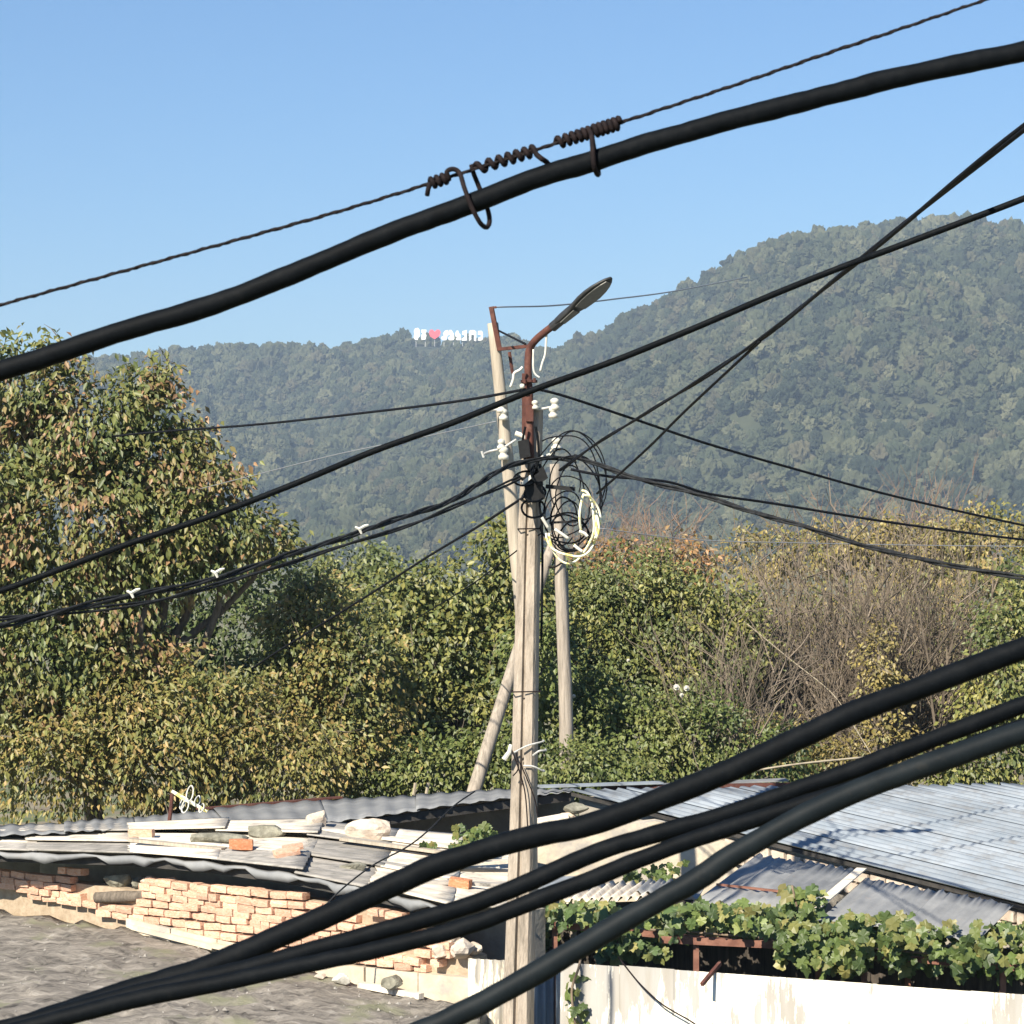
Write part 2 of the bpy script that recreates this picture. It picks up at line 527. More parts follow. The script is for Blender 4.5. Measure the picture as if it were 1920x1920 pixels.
crown_col = bpy.data.collections.new('crown_forms')
for k in range(6):
    bm = bmesh.new()
    bmesh.ops.create_icosphere(bm, subdivisions=4, radius=1.0)
    for v in bm.verts:
        d = v.co.normalized()
        o = Vector((k * 7.1, k * 3.3, 1.0))
        r = 0.80 + 0.40 * mnoise.noise(d * 1.6 + o) + 0.34 * mnoise.noise(d * 3.4 + o) + 0.16 * mnoise.noise(d * 8.5 + o)
        v.co = d * r
        v.co.z *= 0.95 + 0.1 * (k % 3)
    me = bpy.data.meshes.new('crown_form')
    bm.to_mesh(me)
    bm.free()
    me.materials.append(M['hillcrown'])
    ob = bpy.data.objects.new('crown_form', me)
    crown_col.objects.link(ob)


def wood_nodes():
    ng = bpy.data.node_groups.new('wood', 'GeometryNodeTree')
    ng.interface.new_socket('Geometry', in_out='INPUT', socket_type='NodeSocketGeometry')
    ng.interface.new_socket('Geometry', in_out='OUTPUT', socket_type='NodeSocketGeometry')
    N, L = ng.nodes, ng.links
    gi = N.new('NodeGroupInput'); go = N.new('NodeGroupOutput')
    ci = N.new('GeometryNodeCollectionInfo')
    ci.inputs['Collection'].default_value = crown_col
    ci.inputs['Separate Children'].default_value = True
    ci.inputs['Reset Children'].default_value = True
    ip = N.new('GeometryNodeInstanceOnPoints')
    ip.inputs['Pick Instance'].default_value = True
    a = N.new('GeometryNodeInputNamedAttribute'); a.data_type = 'FLOAT_VECTOR'; a.inputs['Name'].default_value = 'csize'
    rz = N.new('FunctionNodeRandomValue'); rz.data_type = 'FLOAT_VECTOR'
    rz.inputs[0].default_value = (-0.25, -0.25, 0); rz.inputs[1].default_value = (0.25, 0.25, 6.28)
    L.new(gi.outputs[0], ip.inputs['Points'])
    L.new(ci.outputs[0], ip.inputs['Instance'])
    L.new(rz.outputs[0], ip.inputs['Rotation'])
    L.new(a.outputs[0], ip.inputs['Scale'])
    L.new(ip.outputs[0], go.inputs[0])
    return ng


wood_ng = wood_nodes()
for hi, (nm, h, ridge, Yb, Yr) in enumerate(HILLS):
    x0, x1 = ridge[0][0], ridge[-1][0]
    nx, ny = 150, 46
    verts, faces = [], []
    for j in range(ny):
        Y = Yb - 20 + (Yr - Yb + 320) * j / (ny - 1)
        for i in range(nx):
            px = x0 + (x1 - x0) * i / (nx - 1)
            X = (px - 960) / F * Y
            verts.append((X, Y, float(h(np.array(X), np.array(Y))) - 1.0))
    for j in range(ny - 1):
        for i in range(nx - 1):
            a = j * nx + i
            faces.append((a, a + 1, a + nx + 1, a + nx))
    me = bpy.data.meshes.new('hill')
    me.from_pydata(verts, [], faces)
    me.polygons.foreach_set('use_smooth', [True] * len(me.polygons))
    tag(link('hill', me, M['hillsoil']), kind='structure')
    # wood on the slope: jittered grid of crowns
    sp = 7.2
    lo, hi_ = max(x0, -260), min(x1, 2180)
    gx = np.arange((lo - 960) / F * Yr, (hi_ - 960) / F * Yr, sp)
    gy = np.arange(Yb, Yr + 60, sp)
    XX, YY = np.meshgrid(gx, gy)
    XX = XX + rng.uniform(-0.45, 0.45, XX.shape) * sp
    YY = YY + rng.uniform(-0.45, 0.45, YY.shape) * sp
    X, Y = XX.ravel(), YY.ravel()
    pxx = 960 + X / Y * F
    keep = (pxx > lo) & (pxx < hi_)
    X, Y = X[keep], Y[keep]
    Z = h(X, Y)
    sz = (2.6 + 4.2 * rng.uniform(0, 1, len(X)) ** 1.7) * (0.85 + 0.3 * np.sin(X * 0.03) * np.sin(Y * 0.035))
    spx = 960 + X / Y * F
    keep = (Z > -2) & ~((spx > 768) & (spx < 916) & (Y > 1690) & (Y < 1760))
    X, Y, Z, sz = X[keep], Y[keep], Z[keep], sz[keep]
    me = bpy.data.meshes.new('hill_wood')
    me.vertices.add(len(X))
    me.vertices.foreach_set('co', np.stack([X, Y, Z + sz * 0.55], 1).astype(np.float32).ravel())
    at = me.attributes.new('csize', 'FLOAT_VECTOR', 'POINT')
    at.data.foreach_set('vector', np.stack([sz, sz, sz * rng.uniform(0.9, 1.25, len(X))], 1).astype(np.float32).ravel())
    o = link('hill_forest', me)
    tag(o, ['hazy green forest covering the lower left hill beneath the hilltop sign', 'hazy green forest covering the taller hill on the right'][hi], 'forest', kind='stuff')
    md = o.modifiers.new('wood', 'NODES')
    md.node_group = wood_ng

# hilltop sign: letters and a heart standing on the left ridge
SY = 1715.0
sg = empty('hilltop_sign', P(842, 640, SY), 'white block letters and red heart standing on the far ridge', 'sign')


def glyph(poly, m, nm):
    MB().prism([P(x, y, SY) for (x, y) in poly], (0, 1.2, 0)).build(nm, m, sg)


Z_ = lambda lst: [(740 + x * 0.11458, 580 + y * 0.11458) for (x, y) in lst]
LET = [
    [(335, 325), (375, 310), (405, 345), (410, 430), (385, 460), (375, 495), (340, 495), (315, 465), (325, 410), (320, 360)],
    [(440, 340), (515, 340), (512, 380), (495, 390), (515, 430), (500, 492), (440, 492), (440, 420), (460, 400), (440, 380)],
    [(820, 360), (862, 345), (862, 420), (840, 500), (785, 500), (762, 470), (780, 440), (805, 440), (795, 400)],
    [(890, 350), (925, 345), (960, 400), (970, 480), (945, 502), (890, 500), (880, 455), (920, 440), (905, 420), (880, 425)],
    [(1010, 360), (1040, 355), (1045, 395), (1070, 410), (1075, 500), (1010, 500), (1005, 470), (1030, 455), (995, 440), (998, 390)],
    [(1110, 365), (1175, 350), (1178, 505), (1100, 508), (1100, 470), (1140, 455), (1145, 425), (1105, 415)],
    [(1222, 370), (1245, 350), (1300, 350), (1328, 375), (1328, 515), (1295, 515), (1295, 420), (1255, 420), (1255, 515), (1222, 515)],
    [(1370, 360), (1425, 360), (1440, 400), (1432, 505), (1362, 505), (1375, 460), (1410, 455), (1410, 420), (1365, 415)],
]
for l in LET:
    cx = sum(q[0] for q in l) / len(l)
    cy = sum(q[1] for q in l) / len(l)
    glyph(Z_([(cx + (q[0] - cx) * 1.12, cy + (q[1] - cy) * 1.08 - 2) for q in l]), M['letter'], 'letter')
for k_ in range(8):
    xk = 780 + k_ * 17.5
    MB().bar(P(xk, 634, SY + 1.5), P(xk, 650, SY + 1.5), 0.35, 0.35, (0, 1, 0)).build('post', M['galv'], sg)
glyph(Z_([(655, 370), (690, 330), (735, 335), (752, 375), (735, 430), (655, 488), (580, 440), (558, 380), (580, 335), (620, 330)]), M['heart'], 'heart')

# ------------------------------------------------------------------ foliage builders
LEAFV = np.array([[0, 0, 0], [0.42, 0.5, 0.12], [1.0, 0, -0.05], [0.42, -0.5, 0.12]])


def leaves_mesh(name, pos, d, nrm, L, W, colr):
    n = len(pos)
    d = d / np.linalg.norm(d, axis=1, keepdims=True)
    s = np.cross(nrm, d)
    s /= np.linalg.norm(s, axis=1, keepdims=True) + 1e-9
    u = np.cross(d, s)
    v = (pos[:, None, :] + d[:, None, :] * (LEAFV[None, :, 0:1] * L[:, None, None])
         + s[:, None, :] * (LEAFV[None, :, 1:2] * W[:, None, None]) + u[:, None, :] * (LEAFV[None, :, 2:3] * L[:, None, None]))
    v = v.reshape(-1, 3).astype(np.float32)
    base = np.arange(n)[:, None] * 4
    tri = (base + np.array([[0, 1, 2, 0, 2, 3]])).reshape(-1).astype(np.int32)
    me = bpy.data.meshes.new(name)
    me.vertices.add(n * 4)
    me.vertices.foreach_set('co', v.ravel())
    me.loops.add(n * 6)
    me.loops.foreach_set('vertex_index', tri)
    me.polygons.add(n * 2)
    me.polygons.foreach_set('loop_start', np.arange(n * 2, dtype=np.int32) * 3)
    me.update(calc_edges=True)
    ca = me.color_attributes.new('leafcol', 'FLOAT_COLOR', 'POINT')
    c4 = np.ones((n, 4), np.float32)
    c4[:, :3] = colr
    ca.data.foreach_set('color', np.repeat(c4, 4, axis=0).ravel())
    return me


def unit(n):
    v = rng.normal(size=(n, 3))
    return v / np.linalg.norm(v, axis=1, keepdims=True)


def crown_points(blobs, Y, leaf, dens, depth=0.8, clump=0.30):
    """leaf clumps over the skins of the ellipsoids that make a crown"""
    P_, D_, C_ = [], [], []
    for bi, b in enumerate(blobs):
        bx, by, rx, ry = b[:4]
        dy = b[4] if len(b) > 4 else 0.0
        c = np.array(P(bx, by, Y + dy))
        k = (Y + dy) / F
        rad = np.array([rx * k, (rx + ry) / 2 * k * depth, ry * k])
        area = 4 * math.pi * ((rad[0] * rad[1]) ** 1.6 + (rad[0] * rad[2]) ** 1.6 + (rad[1] * rad[2]) ** 1.6) ** (1 / 1.6) / 3 ** (1 / 1.6)
        rs = max(clump * rad.min() ** 0.5, leaf * 1.6)
        ns = max(8, int(area / (rs * rs * 1.7)))
        u = unit(ns * 2)
        u[:, 1] -= 0.35          # a little fuller on the open, southern side
        u /= np.linalg.norm(u, axis=1, keepdims=True)
        u = u[:ns]
        rr = rng.uniform(0.55, 1.06, ns)
        far = rng.uniform(size=ns) < 0.13
        rr = np.where(far, rng.uniform(1.05, 1.28, ns), rr)
        o_ = Vector((bi * 3.7 + bx * 0.01, by * 0.013, Y))
        lump = np.array([mnoise.noise(Vector(w_) * 2.6 + o_) for w_ in u])
        rr = rr * (1 + 0.30 * lump)
        cc = c + u * rad * rr[:, None]
        tone = np.array([0.5 + 0.75 * mnoise.noise(Vector(w_) * 1.1 + o_) for w_ in cc])
        for q in range(ns):
            if lump[q] < -0.33: continue
            m = max(6, int(dens * 8.5 * rs * rs / (leaf * leaf) * rng.uniform(0.4, 1.5) * (0.35 if far[q] else 1.0)))
            off = rng.normal(size=(m, 3)) * rs * np.array([0.62, 0.62, 0.5])
            pp = cc[q] + off
            P_.append(pp)
            D_.append(np.repeat((u[q] / np.maximum(rad / rad.max(), 0.3))[None], m, 0))
            C_.append(np.full(m, np.clip(tone[q] + rng.normal() * 0.22, 0, 1)))
    return np.concatenate(P_), np.concatenate(D_), np.concatenate(C_)


def pal_pick(pal, clumpv, spread=0.22):
    t = np.clip(clumpv + rng.normal(size=len(clumpv)) * spread, 0, 0.9999) * (len(pal) - 1)
    pal = np.array(pal)
    i = t.astype(int)
    f = (t - i)[:, None]
    c = pal[i] * (1 - f) + pal[i + 1] * f
    return c * np.array([1.06, 1.03, 1.15]) * rng.uniform(0.95, 1.95, len(clumpv))[:, None]


def limb(a, b, r0, r1, mb, wig=0.12, n=6):
    a, b = Vector(a), Vector(b)
    L = (b - a).length
    pts, rs = [], []
    ph = random.uniform(0, 6)
    for i in range(7):
        t = i / 6
        p = a.lerp(b, t)
        w = math.sin(t * math.pi) * L * wig
        p += Vector((math.sin(ph + t * 4) * w, math.cos(ph + t * 3) * w, abs(w) * 0.4))
        pts.append(p)
        rs.append(r0 + (r1 - r0) * t)
    mb.tube(pts, rs, n)


def tree(name, label, cat, blobs, Y, pal, leaf=0.13, dens=1.1, droop=0.7, trunk=None, group='trees and shrubs behind the sheds',
         single=0, depth=0.8, twigs=0, wl=0.58, clump=0.30, spread=0.22):
    leaf *= 0.68
    """trunk with limbs to every lobe of the crown, foliage over the lobes"""
    ctr = [P(b[0], b[1], Y + (b[4] if len(b) > 4 else 0)) for b in blobs]
    mx = sum(c.x for c in ctr) / len(ctr)
    foot = Vector((trunk if trunk is not None else mx, Y + 0.3, 0))
    root = empty(name, foot, label, cat, group)
    mb = MB()
    low = min(c.z for c in ctr)
    fork = Vector((foot.x + 0.1, foot.y, max(0.5, low * 0.75)))
    limb(foot, fork, 0.16, 0.12, mb, 0.04, 8)
    for c in ctr: limb(fork, c, 0.085, 0.03, mb)
    mb.build('trunk', M['bark'], root, smooth=True)
    pp, out, cl = crown_points(blobs, Y, leaf, dens, depth, clump)
    n = len(pp)
    d = out * 0.5 + unit(n) * 0.75 + np.array([0, 0, -droop])
    nrm = unit(n) * 0.75 + np.array([-0.40, -0.75, 0.75]) + out * 0.35
    Ls = leaf * rng.uniform(0.6, 1.25, n)
    cols = pal_pick(pal, cl, spread)
    pick = None
    if single:
        # the leaves that show largest: nearest to the camera and on the skin of the crown
        front = np.where((pp[:, 1] < np.percentile(pp[:, 1], 14)) & (pp[:, 2] > 3.0))[0]
        pick = rng.choice(front, min(single, len(front)), replace=False)
        mask = np.ones(n, bool)
        mask[pick] = False
    else:
        mask = np.ones(n, bool)
    me = leaves_mesh('crown', pp[mask], d[mask], nrm[mask], Ls[mask], Ls[mask] * wl, cols[mask])
    o = link('crown', me, M['leaf'], root)
    o['kind'] = 'stuff'
    if pick is not None:
        lm = single_leaf_mesh(pal[:5] + [pal[1], pal[0], pal[2], pal[-1]])
        for i in pick:
            a = Vector(d[i]).normalized()
            s = Vector(nrm[i]).cross(a).normalized()
            u = a.cross(s)
            Lf = Ls[i] * 1.1
            mw = Matrix(((a.x * Lf, s.x * Lf, u.x * Lf, pp[i][0]), (a.y * Lf, s.y * Lf, u.y * Lf, pp[i][1]), (a.z * Lf, s.z * Lf, u.z * Lf, pp[i][2]), (0, 0, 0, 1)))
            lo = bpy.data.objects.new('leaf', lm)
            COL.objects.link(lo)
            lo.parent = root
            lo.matrix_parent_inverse = Matrix.Translation(-foot)
            lo.matrix_basis = mw
    if twigs:
        tw = MB()
        for i in rng.choice(n, twigs):
            a = Vector(pp[i])
            b = a + Vector(unit(1)[0]) * 0.2 + Vector((0, 0, 0.1))
            tw.tube([a - (b - a) * 0.8 + Vector(unit(1)[0]) * 0.05, a, b], [0.009, 0.007, 0.003], 3, False)
        t = tw.build('twigs', M['bark'], root)
        t['kind'] = 'stuff'
    return root


_single = {}


def single_leaf_mesh(pal):
    key = str(pal)
    if key in _single: return _single[key]
    v = [(0, 0, 0), (0.25, 0.2, 0.05), (0.55, 0.24, 0.05), (0.82, 0.13, 0.0), (1, 0, -0.1), (0.82, -0.13, 0.0), (0.55, -0.24, 0.05), (0.25, -0.2, 0.05), (0.3, 0, 0), (0.6, 0, 0)]
    f = [(0, 8, 1), (1, 8, 9, 2), (2, 9, 3), (3, 9, 4), (4, 9, 5), (5, 9, 6), (6, 9, 8, 7), (7, 8, 0)]
    me = bpy.data.meshes.new('leaf')
    me.from_pydata(v, [], f)
    me.materials.append(leaf_mat('single_leaf', pal, 0.3, False))
    _single[key] = me
    return me


GREEN = [(0.045, 0.065, 0.018), (0.07, 0.095, 0.022), (0.095, 0.12, 0.03), (0.12, 0.13, 0.035)]
YGREEN = [(0.055, 0.075, 0.022), (0.085, 0.105, 0.028), (0.12, 0.13, 0.034), (0.17, 0.165, 0.042), (0.10, 0.115, 0.03), (0.075, 0.095, 0.028)]
OLIVE = [(0.07, 0.085, 0.024), (0.11, 0.12, 0.03), (0.15, 0.145, 0.04), (0.21, 0.15, 0.05), (0.14, 0.14, 0.036), (0.12, 0.12, 0.032)]
RUSSET = [(0.05, 0.07, 0.02), (0.08, 0.10, 0.026), (0.11, 0.12, 0.03), (0.095, 0.11, 0.03), (0.13, 0.13, 0.036), (0.15, 0.12, 0.045), (0.185, 0.115, 0.055)]
ORANGE = [(0.12, 0.10, 0.04), (0.18, 0.12, 0.045), (0.25, 0.13, 0.045), (0.15, 0.115, 0.042)]
DARK = [(0.03, 0.045, 0.015), (0.05, 0.07, 0.02), (0.07, 0.09, 0.025)]
FARG = [(0.055, 0.075, 0.025), (0.085, 0.105, 0.03), (0.11, 0.12, 0.035)]
YELL = [(0.11, 0.115, 0.03), (0.16, 0.145, 0.04), (0.20, 0.16, 0.05), (0.13, 0.115, 0.04)]

tree('walnut_tree', 'large russet-tipped leafy tree filling the left edge, taller than every other', 'tree',
     [(60, 740, 120, 100), (150, 800, 150, 110), (270, 770, 85, 75), (290, 860, 110, 90), (370, 900, 90, 75), (150, 960, 210, 120), (330, 980, 140, 85), (450, 1000, 85, 55),
      (500, 1020, 55, 40), (120, 1110, 190, 90), (330, 1060, 130, 60), (60, 1240, 160, 130), (210, 1240, 130, 80), (-60, 1330, 150, 130), (-80, 950, 180, 220), (300, 720, 40, 45)], 33.0, RUSSET, leaf=0.165, dens=1.2, droop=0.9,
     trunk=-5.4, single=300, twigs=120, wl=0.48)
tree('russet_shrub', 'sprawling reddish olive bush behind the roof with the grey slabs', 'shrub',
     [(120, 1420, 150, 110), (280, 1400, 150, 100), (420, 1390, 130, 105), (370, 1300, 90, 70), (540, 1430, 130, 90), (240, 1330, 100, 70)], 32.6, OLIVE, leaf=0.14, dens=1.1, twigs=160, wl=0.45)
tree('olive_shrub', 'dense olive green shrub right of the large russet tree', 'shrub',
     [(560, 1190, 90, 100), (640, 1260, 120, 120), (530, 1300, 110, 90), (650, 1390, 120, 100), (590, 1130, 60, 45)], 34.2, OLIVE, leaf=0.125, dens=1.1, twigs=100)
tree('yellow_green_tree', 'bright yellow-green leafy tree just left of the concrete pole', 'tree',
     [(740, 1150, 100, 80), (840, 1110, 95, 70), (935, 1040, 48, 70), (960, 1120, 70, 80), (850, 1230, 120, 100), (770, 1320, 110, 100), (890, 1350, 100, 90), (960, 1230, 70, 90), (700, 1230, 70, 80)], 36.5, YGREEN, leaf=0.15, dens=1.15, twigs=60)
tree('low_green_shrub', 'low dark green shrub below the yellow-green tree, at the foot of the brace', 'shrub',
     [(820, 1440, 110, 60), (930, 1430, 90, 70), (710, 1460, 80, 50), (1010, 1400, 70, 90), (1020, 1250, 60, 110)], 34.0, GREEN, leaf=0.12, dens=1.15)
tree('pear_tree', 'round green fruit tree right of the poles with yellowing leaves', 'tree',
     [(1090, 1140, 90, 80), (1190, 1110, 110, 85), (1290, 1160, 100, 90), (1140, 1230, 110, 90), (1260, 1260, 110, 90), (1350, 1230, 85, 90), (1380, 1150, 50, 50)], 37.5, YGREEN[:4], leaf=0.12, dens=1.2, twigs=60)
tree('rose_thicket', 'low green thicket with pale blossoms above the blue tin roof', 'shrub',
     [(1090, 1400, 80, 80), (1190, 1400, 110, 80), (1300, 1380, 100, 80), (1130, 1320, 80, 60), (1400, 1420, 100, 70), (1060, 1450, 70, 40)], 34.5, GREEN, leaf=0.11, dens=1.15, twigs=40)
tree('laurel_shrub', 'small glossy green shrub hiding the foot of the timber pole', 'shrub',
     [(1052, 1450, 55, 45), (1115, 1440, 70, 50), (1180, 1455, 60, 40)], 32.3, GREEN, leaf=0.11, dens=1.1)
tree('far_round_tree', 'hazy dark green tree in the gap left of the yellow-green tree', 'tree',
     [(660, 1065, 75, 55), (600, 1100, 70, 50), (700, 1090, 50, 50)], 75.0, FARG, leaf=0.28, dens=1.0, group='distant trees')
tree('orange_tree', 'orange autumn tree beyond the round green fruit tree', 'tree',
     [(1180, 1050, 70, 45), (1270, 1060, 70, 50), (1310, 1070, 45, 50), (1090, 1060, 60, 45)], 58.0, ORANGE, leaf=0.20, dens=0.7, twigs=120, group='distant trees')
tree('yellow_tree', 'thin yellowing tree above the bare twiggy shrub', 'tree',
     [(1430, 1045, 85, 50), (1530, 1040, 80, 50), (1630, 1030, 80, 60), (1740, 1040, 100, 70), (1860, 1030, 110, 80)], 56.0, YELL, leaf=0.17, dens=0.75, twigs=160, group='distant trees')
tree('hedge_tree', 'broad dark green tree in the second row behind the olive shrub', 'tree',
     [(480, 1180, 160, 120), (300, 1250, 150, 140), (650, 1180, 120, 70)], 46.0, DARK, leaf=0.19, dens=1.0)
tree('hedge_tree', 'broad dark green tree in the second row behind the poles', 'tree',
     [(900, 1200, 170, 110), (1100, 1200, 160, 110), (1000, 1110, 80, 60)], 46.5, DARK, leaf=0.19, dens=1.0)
tree('hedge_tree', 'dark olive tree in the second row behind the bare twigs', 'tree',
     [(1500, 1230, 150, 130), (1700, 1220, 150, 150), (1880, 1220, 130, 150), (1340, 1250, 100, 110)], 48.0, OLIVE, leaf=0.19, dens=0.9)
tree('bramble', 'yellow-green bramble at the foot of the bare twiggy shrub', 'shrub',
     [(1450, 1400, 90, 60), (1560, 1440, 110, 50), (1660, 1400, 60, 70), (1650, 1230, 40, 70)], 37.0, YELL, leaf=0.11, dens=0.7, twigs=150)
tree('olive_shrub', 'tall olive shrub at the right edge behind the blue tin roof', 'shrub',
     [(1880, 1270, 90, 120), (1930, 1150, 90, 100), (1890, 1400, 100, 80), (1800, 1440, 80, 50)], 37.0, YGREEN[:4], leaf=0.13, dens=1.0, twigs=80)

# twiggy bare shrubs
def bare_shrub(name, label, foots, Y, n, Lr, lean, m, r0=0.014, group='trees and shrubs behind the sheds'):
    fc = P(foots[0][0], 1500, Y)
    root = empty(name, (fc.x, Y, 0), label, 'shrub', group)
    mb = MB()
    for i in range(n):
        fx, fy = random.choice(foots)
        a = P(fx + random.gauss(0, 30), fy + random.gauss(0, 15), Y + random.gauss(0, 0.5))
        ang = random.gauss(lean, 0.42)
        L = random.uniform(*Lr)
        d = Vector((math.sin(ang), random.gauss(-0.05, 0.2), math.cos(ang))).normalized()
        pts = [a]
        p = a.copy()
        for s in range(6):
            d = (d + Vector((random.gauss(0, 0.11), random.gauss(0, 0.11), random.gauss(0.02, 0.07)))).normalized()
            p = p + d * L / 6
            pts.append(p.copy())
        r = r0 * random.choice((0.5, 0.6, 0.7, 0.9, 1.1, 1.6))
        mb.tube(pts, [r * (1 - 0.12 * k) for k in range(7)], 3, False)
        for q in range(7):
            k = random.randint(1, 6)
            b = pts[k]
            dd = (d + Vector((random.gauss(0, 0.6), random.gauss(0, 0.5), random.gauss(0.15, 0.35)))).normalized()
            l2 = random.uniform(0.25, 0.9)
            e = b + dd * l2 * 0.5 + Vector((random.gauss(0, 0.05), 0, random.gauss(0, 0.05)))
            mb.tube([b, e, b + dd * l2 + Vector((0, 0, random.gauss(0, 0.08)))], [r * 0.5, r * 0.4, r * 0.2], 3, False)
    o = mb.build('stems', m, root)
    o['kind'] = 'stuff'
    return root


bare_shrub('bare_shrub', 'leafless grey-brown twiggy shrub with fanning stems at the right', [(1560, 1460), (1600, 1440), (1650, 1450), (1500, 1460), (1720, 1450), (1780, 1440), (1680, 1420), (1440, 1450)], 38.6, 620, (1.8, 3.7), -0.08, M['twig'])
bare_shrub('bare_tree', 'hazy leafless reddish tree top at the right edge below the hill', [(1650, 1150), (1690, 1150), (1760, 1130)], 60.0, 90, (1.6, 3.0), 0.0, M['redtwig'], 0.013, 'distant trees')
bare_shrub('bare_tree', 'hazy leafless brown tree top behind the orange tree', [(1190, 1090), (1240, 1090), (1130, 1090)], 62.0, 90, (1.0, 1.9), 0.0, M['redtwig'], 0.013, 'distant trees')
bare_shrub('bare_shrub', 'small leafless twigs mixed into the thicket right of the poles', [(1390, 1440), (1330, 1450)], 35.0, 60, (1.2, 2.3), 0.1, M['twig'], 0.011)

# fallen pale branch across the bare shrub
tag(MB().tube(spline([P(1395, 1165, 36.9), P(1480, 1235, 36.7), P(1560, 1300, 36.5), P(1600, 1360, 36.3), P(1640, 1425, 36.2)], 5), 0.008, 6).build('fallen_branch', M['canestick'], smooth=True),
    'pale broken branch slanting down across the bare twiggy shrub', 'branch')
tag(MB().tube(spline([P(1395, 1448, 33.5), P(1500, 1432, 33.5), P(1630, 1419, 33.7)], 5), 0.014, 6).build('pale_pole', M['canestick'], smooth=True),
    'pale wooden rail lying level above the ridge of the blue tin roof', 'rail')
for (x0, y0, x1, y1, lb) in [(775, 1492, 779, 1468, 'short yellow cane stake, left of the pair behind the grey roof'), (799, 1490, 803, 1468, 'short yellow cane stake, right of the pair behind the grey roof')]:
    tag(MB().tube([P(x0, y0 + 60, 33), P(x0, y0, 33), P(x1, y1, 33)], 0.022, 6).build('cane_stake', M['canestick']), lb, 'stake', 'cane stakes')

# pale blossoms
def blossom(x, y, Y, r, lb):
    c = P(x, y, Y)
    b = MB()
    r *= 0.6
    for k in range(7):
        a = 2 * math.pi * k / 7
        d = Vector((math.cos(a), -0.35, math.sin(a))).normalized()
        s = Vector((-math.sin(a), 0, math.cos(a)))
        b.quad(c, c + d * r * 0.7 + s * r * 0.5, c + d * r, c + d * r * 0.7 - s * r * 0.5)
    b.lathe(c + Vector((0, -0.005, 0)), (0, -1, 0), [(r * 0.62, -0.005), (r * 0.6, 0.012), (r * 0.35, 0.03), (r * 0.05, 0.036)], 8)
    tag(b.build('rose_blossom', M['porcelain']), lb, 'flower', 'pale blossoms in the thicket')


blossom(1268, 1288, 33.3, 0.075, 'largest pale rose blossom, left of the close pair in the thicket')
blossom(1287, 1290, 33.3, 0.07, 'pale rose blossom, right of the close pair in the thicket')
blossom(1278, 1303, 33.3, 0.05, 'small pale rose blossom just under the close pair')
blossom(1076, 1305, 33.3, 0.045, 'small pale blossom beside the right-hand concrete pole')
blossom(1178, 1238, 36.2, 0.045, 'small pale blossom on the fruit tree above the thicket')

# ------------------------------------------------------------------ tin sheets
def corrugated(c00, c10, c11, c01, waves, amp, name, m, parent, thick=0.004, nv=4, jag=0.0, flat=False, per=6):
    """sheet: corrugations run from edge c00-c10 to edge c01-c11"""
    nu = waves * per
    n = ((c10 - c00).cross(c01 - c00)).normalized()
    if n.z < 0: n = -n
    rows = []
    j0 = [random.uniform(-jag, jag) for _ in range(nu + 1)]
    for j in range(nv + 1):
        v = j / nv
        row = []
        for i in range(nu + 1):
            u = i / nu
            p = (c00.lerp(c10, u)).lerp(c01.lerp(c11, u), v)
            ph = u * waves * 2 * math.pi
            w = math.sin(ph)
            if flat: w = max(-0.4, min(1, 4 * (abs((u * waves) % 1 - 0.5) * 2 - 0.72)))
            row.append(p + n * amp * w + (c01 - c00).normalized() * (j0[i] if j == 0 else 0))
        rows.append(row)
    b = MB()
    k = nu + 1
    for s in (0, 1):
        for row in rows:
            b.v += [tuple(p - n * thick * s) for p in row]
    off = k * (nv + 1)
    for j in range(nv):
        for i in range(nu):
            a = j * k + i
            b.f.append((a, a + 1, a + k + 1, a + k))
            b.f.append((off + a, off + a + k, off + a + k + 1, off + a + 1))
    for i in range(nu):
        b.f.append((i, off + i, off + i + 1, i + 1))
        a = nv * k + i
        b.f.append((a, a + 1, off + a + 1, off + a))
    for j in range(nv):
        a = j * k
        b.f.append((a, a + k, off + a + k, off + a))
        a = j * k + nu
        b.f.append((a, off + a, off + a + k, a + k))
    return b.build(name, m, parent, smooth=True)


def rock(c, sx, sy, sz, m, name, label, cat, group=None, seed=0, rz=0.0):
    bm = bmesh.new()
    bmesh.ops.create_icosphere(bm, subdivisions=3, radius=1.0)
    for v in bm.verts:
        d = v.co.normalized()
        o = Vector((seed * 5.3, seed * 1.7, 0.3))
        r = 1 + 0.45 * mnoise.noise(d * 1.1 + o) + 0.12 * mnoise.noise(d * 4 + o)
        p = d * r
        # cut a few planes to give it broken faces
        for k in range(7):
            random.seed(seed * 31 + k)
            nn = Vector((random.gauss(0, 1), random.gauss(0, 1), random.gauss(0, 1))).normalized()
            dd = p.dot(nn)
            if dd > 0.68: p = p - nn * (dd - 0.68)
        v.co = Vector((p.x * sx, p.y * sy, p.z * sz))
    me = bpy.data.meshes.new(name)
    bm.to_mesh(me)
    bm.free()
    o = link(name, me, m)
    o.location = c
    o.rotation_euler = (0, 0, rz)
    return tag(o, label, cat, group)


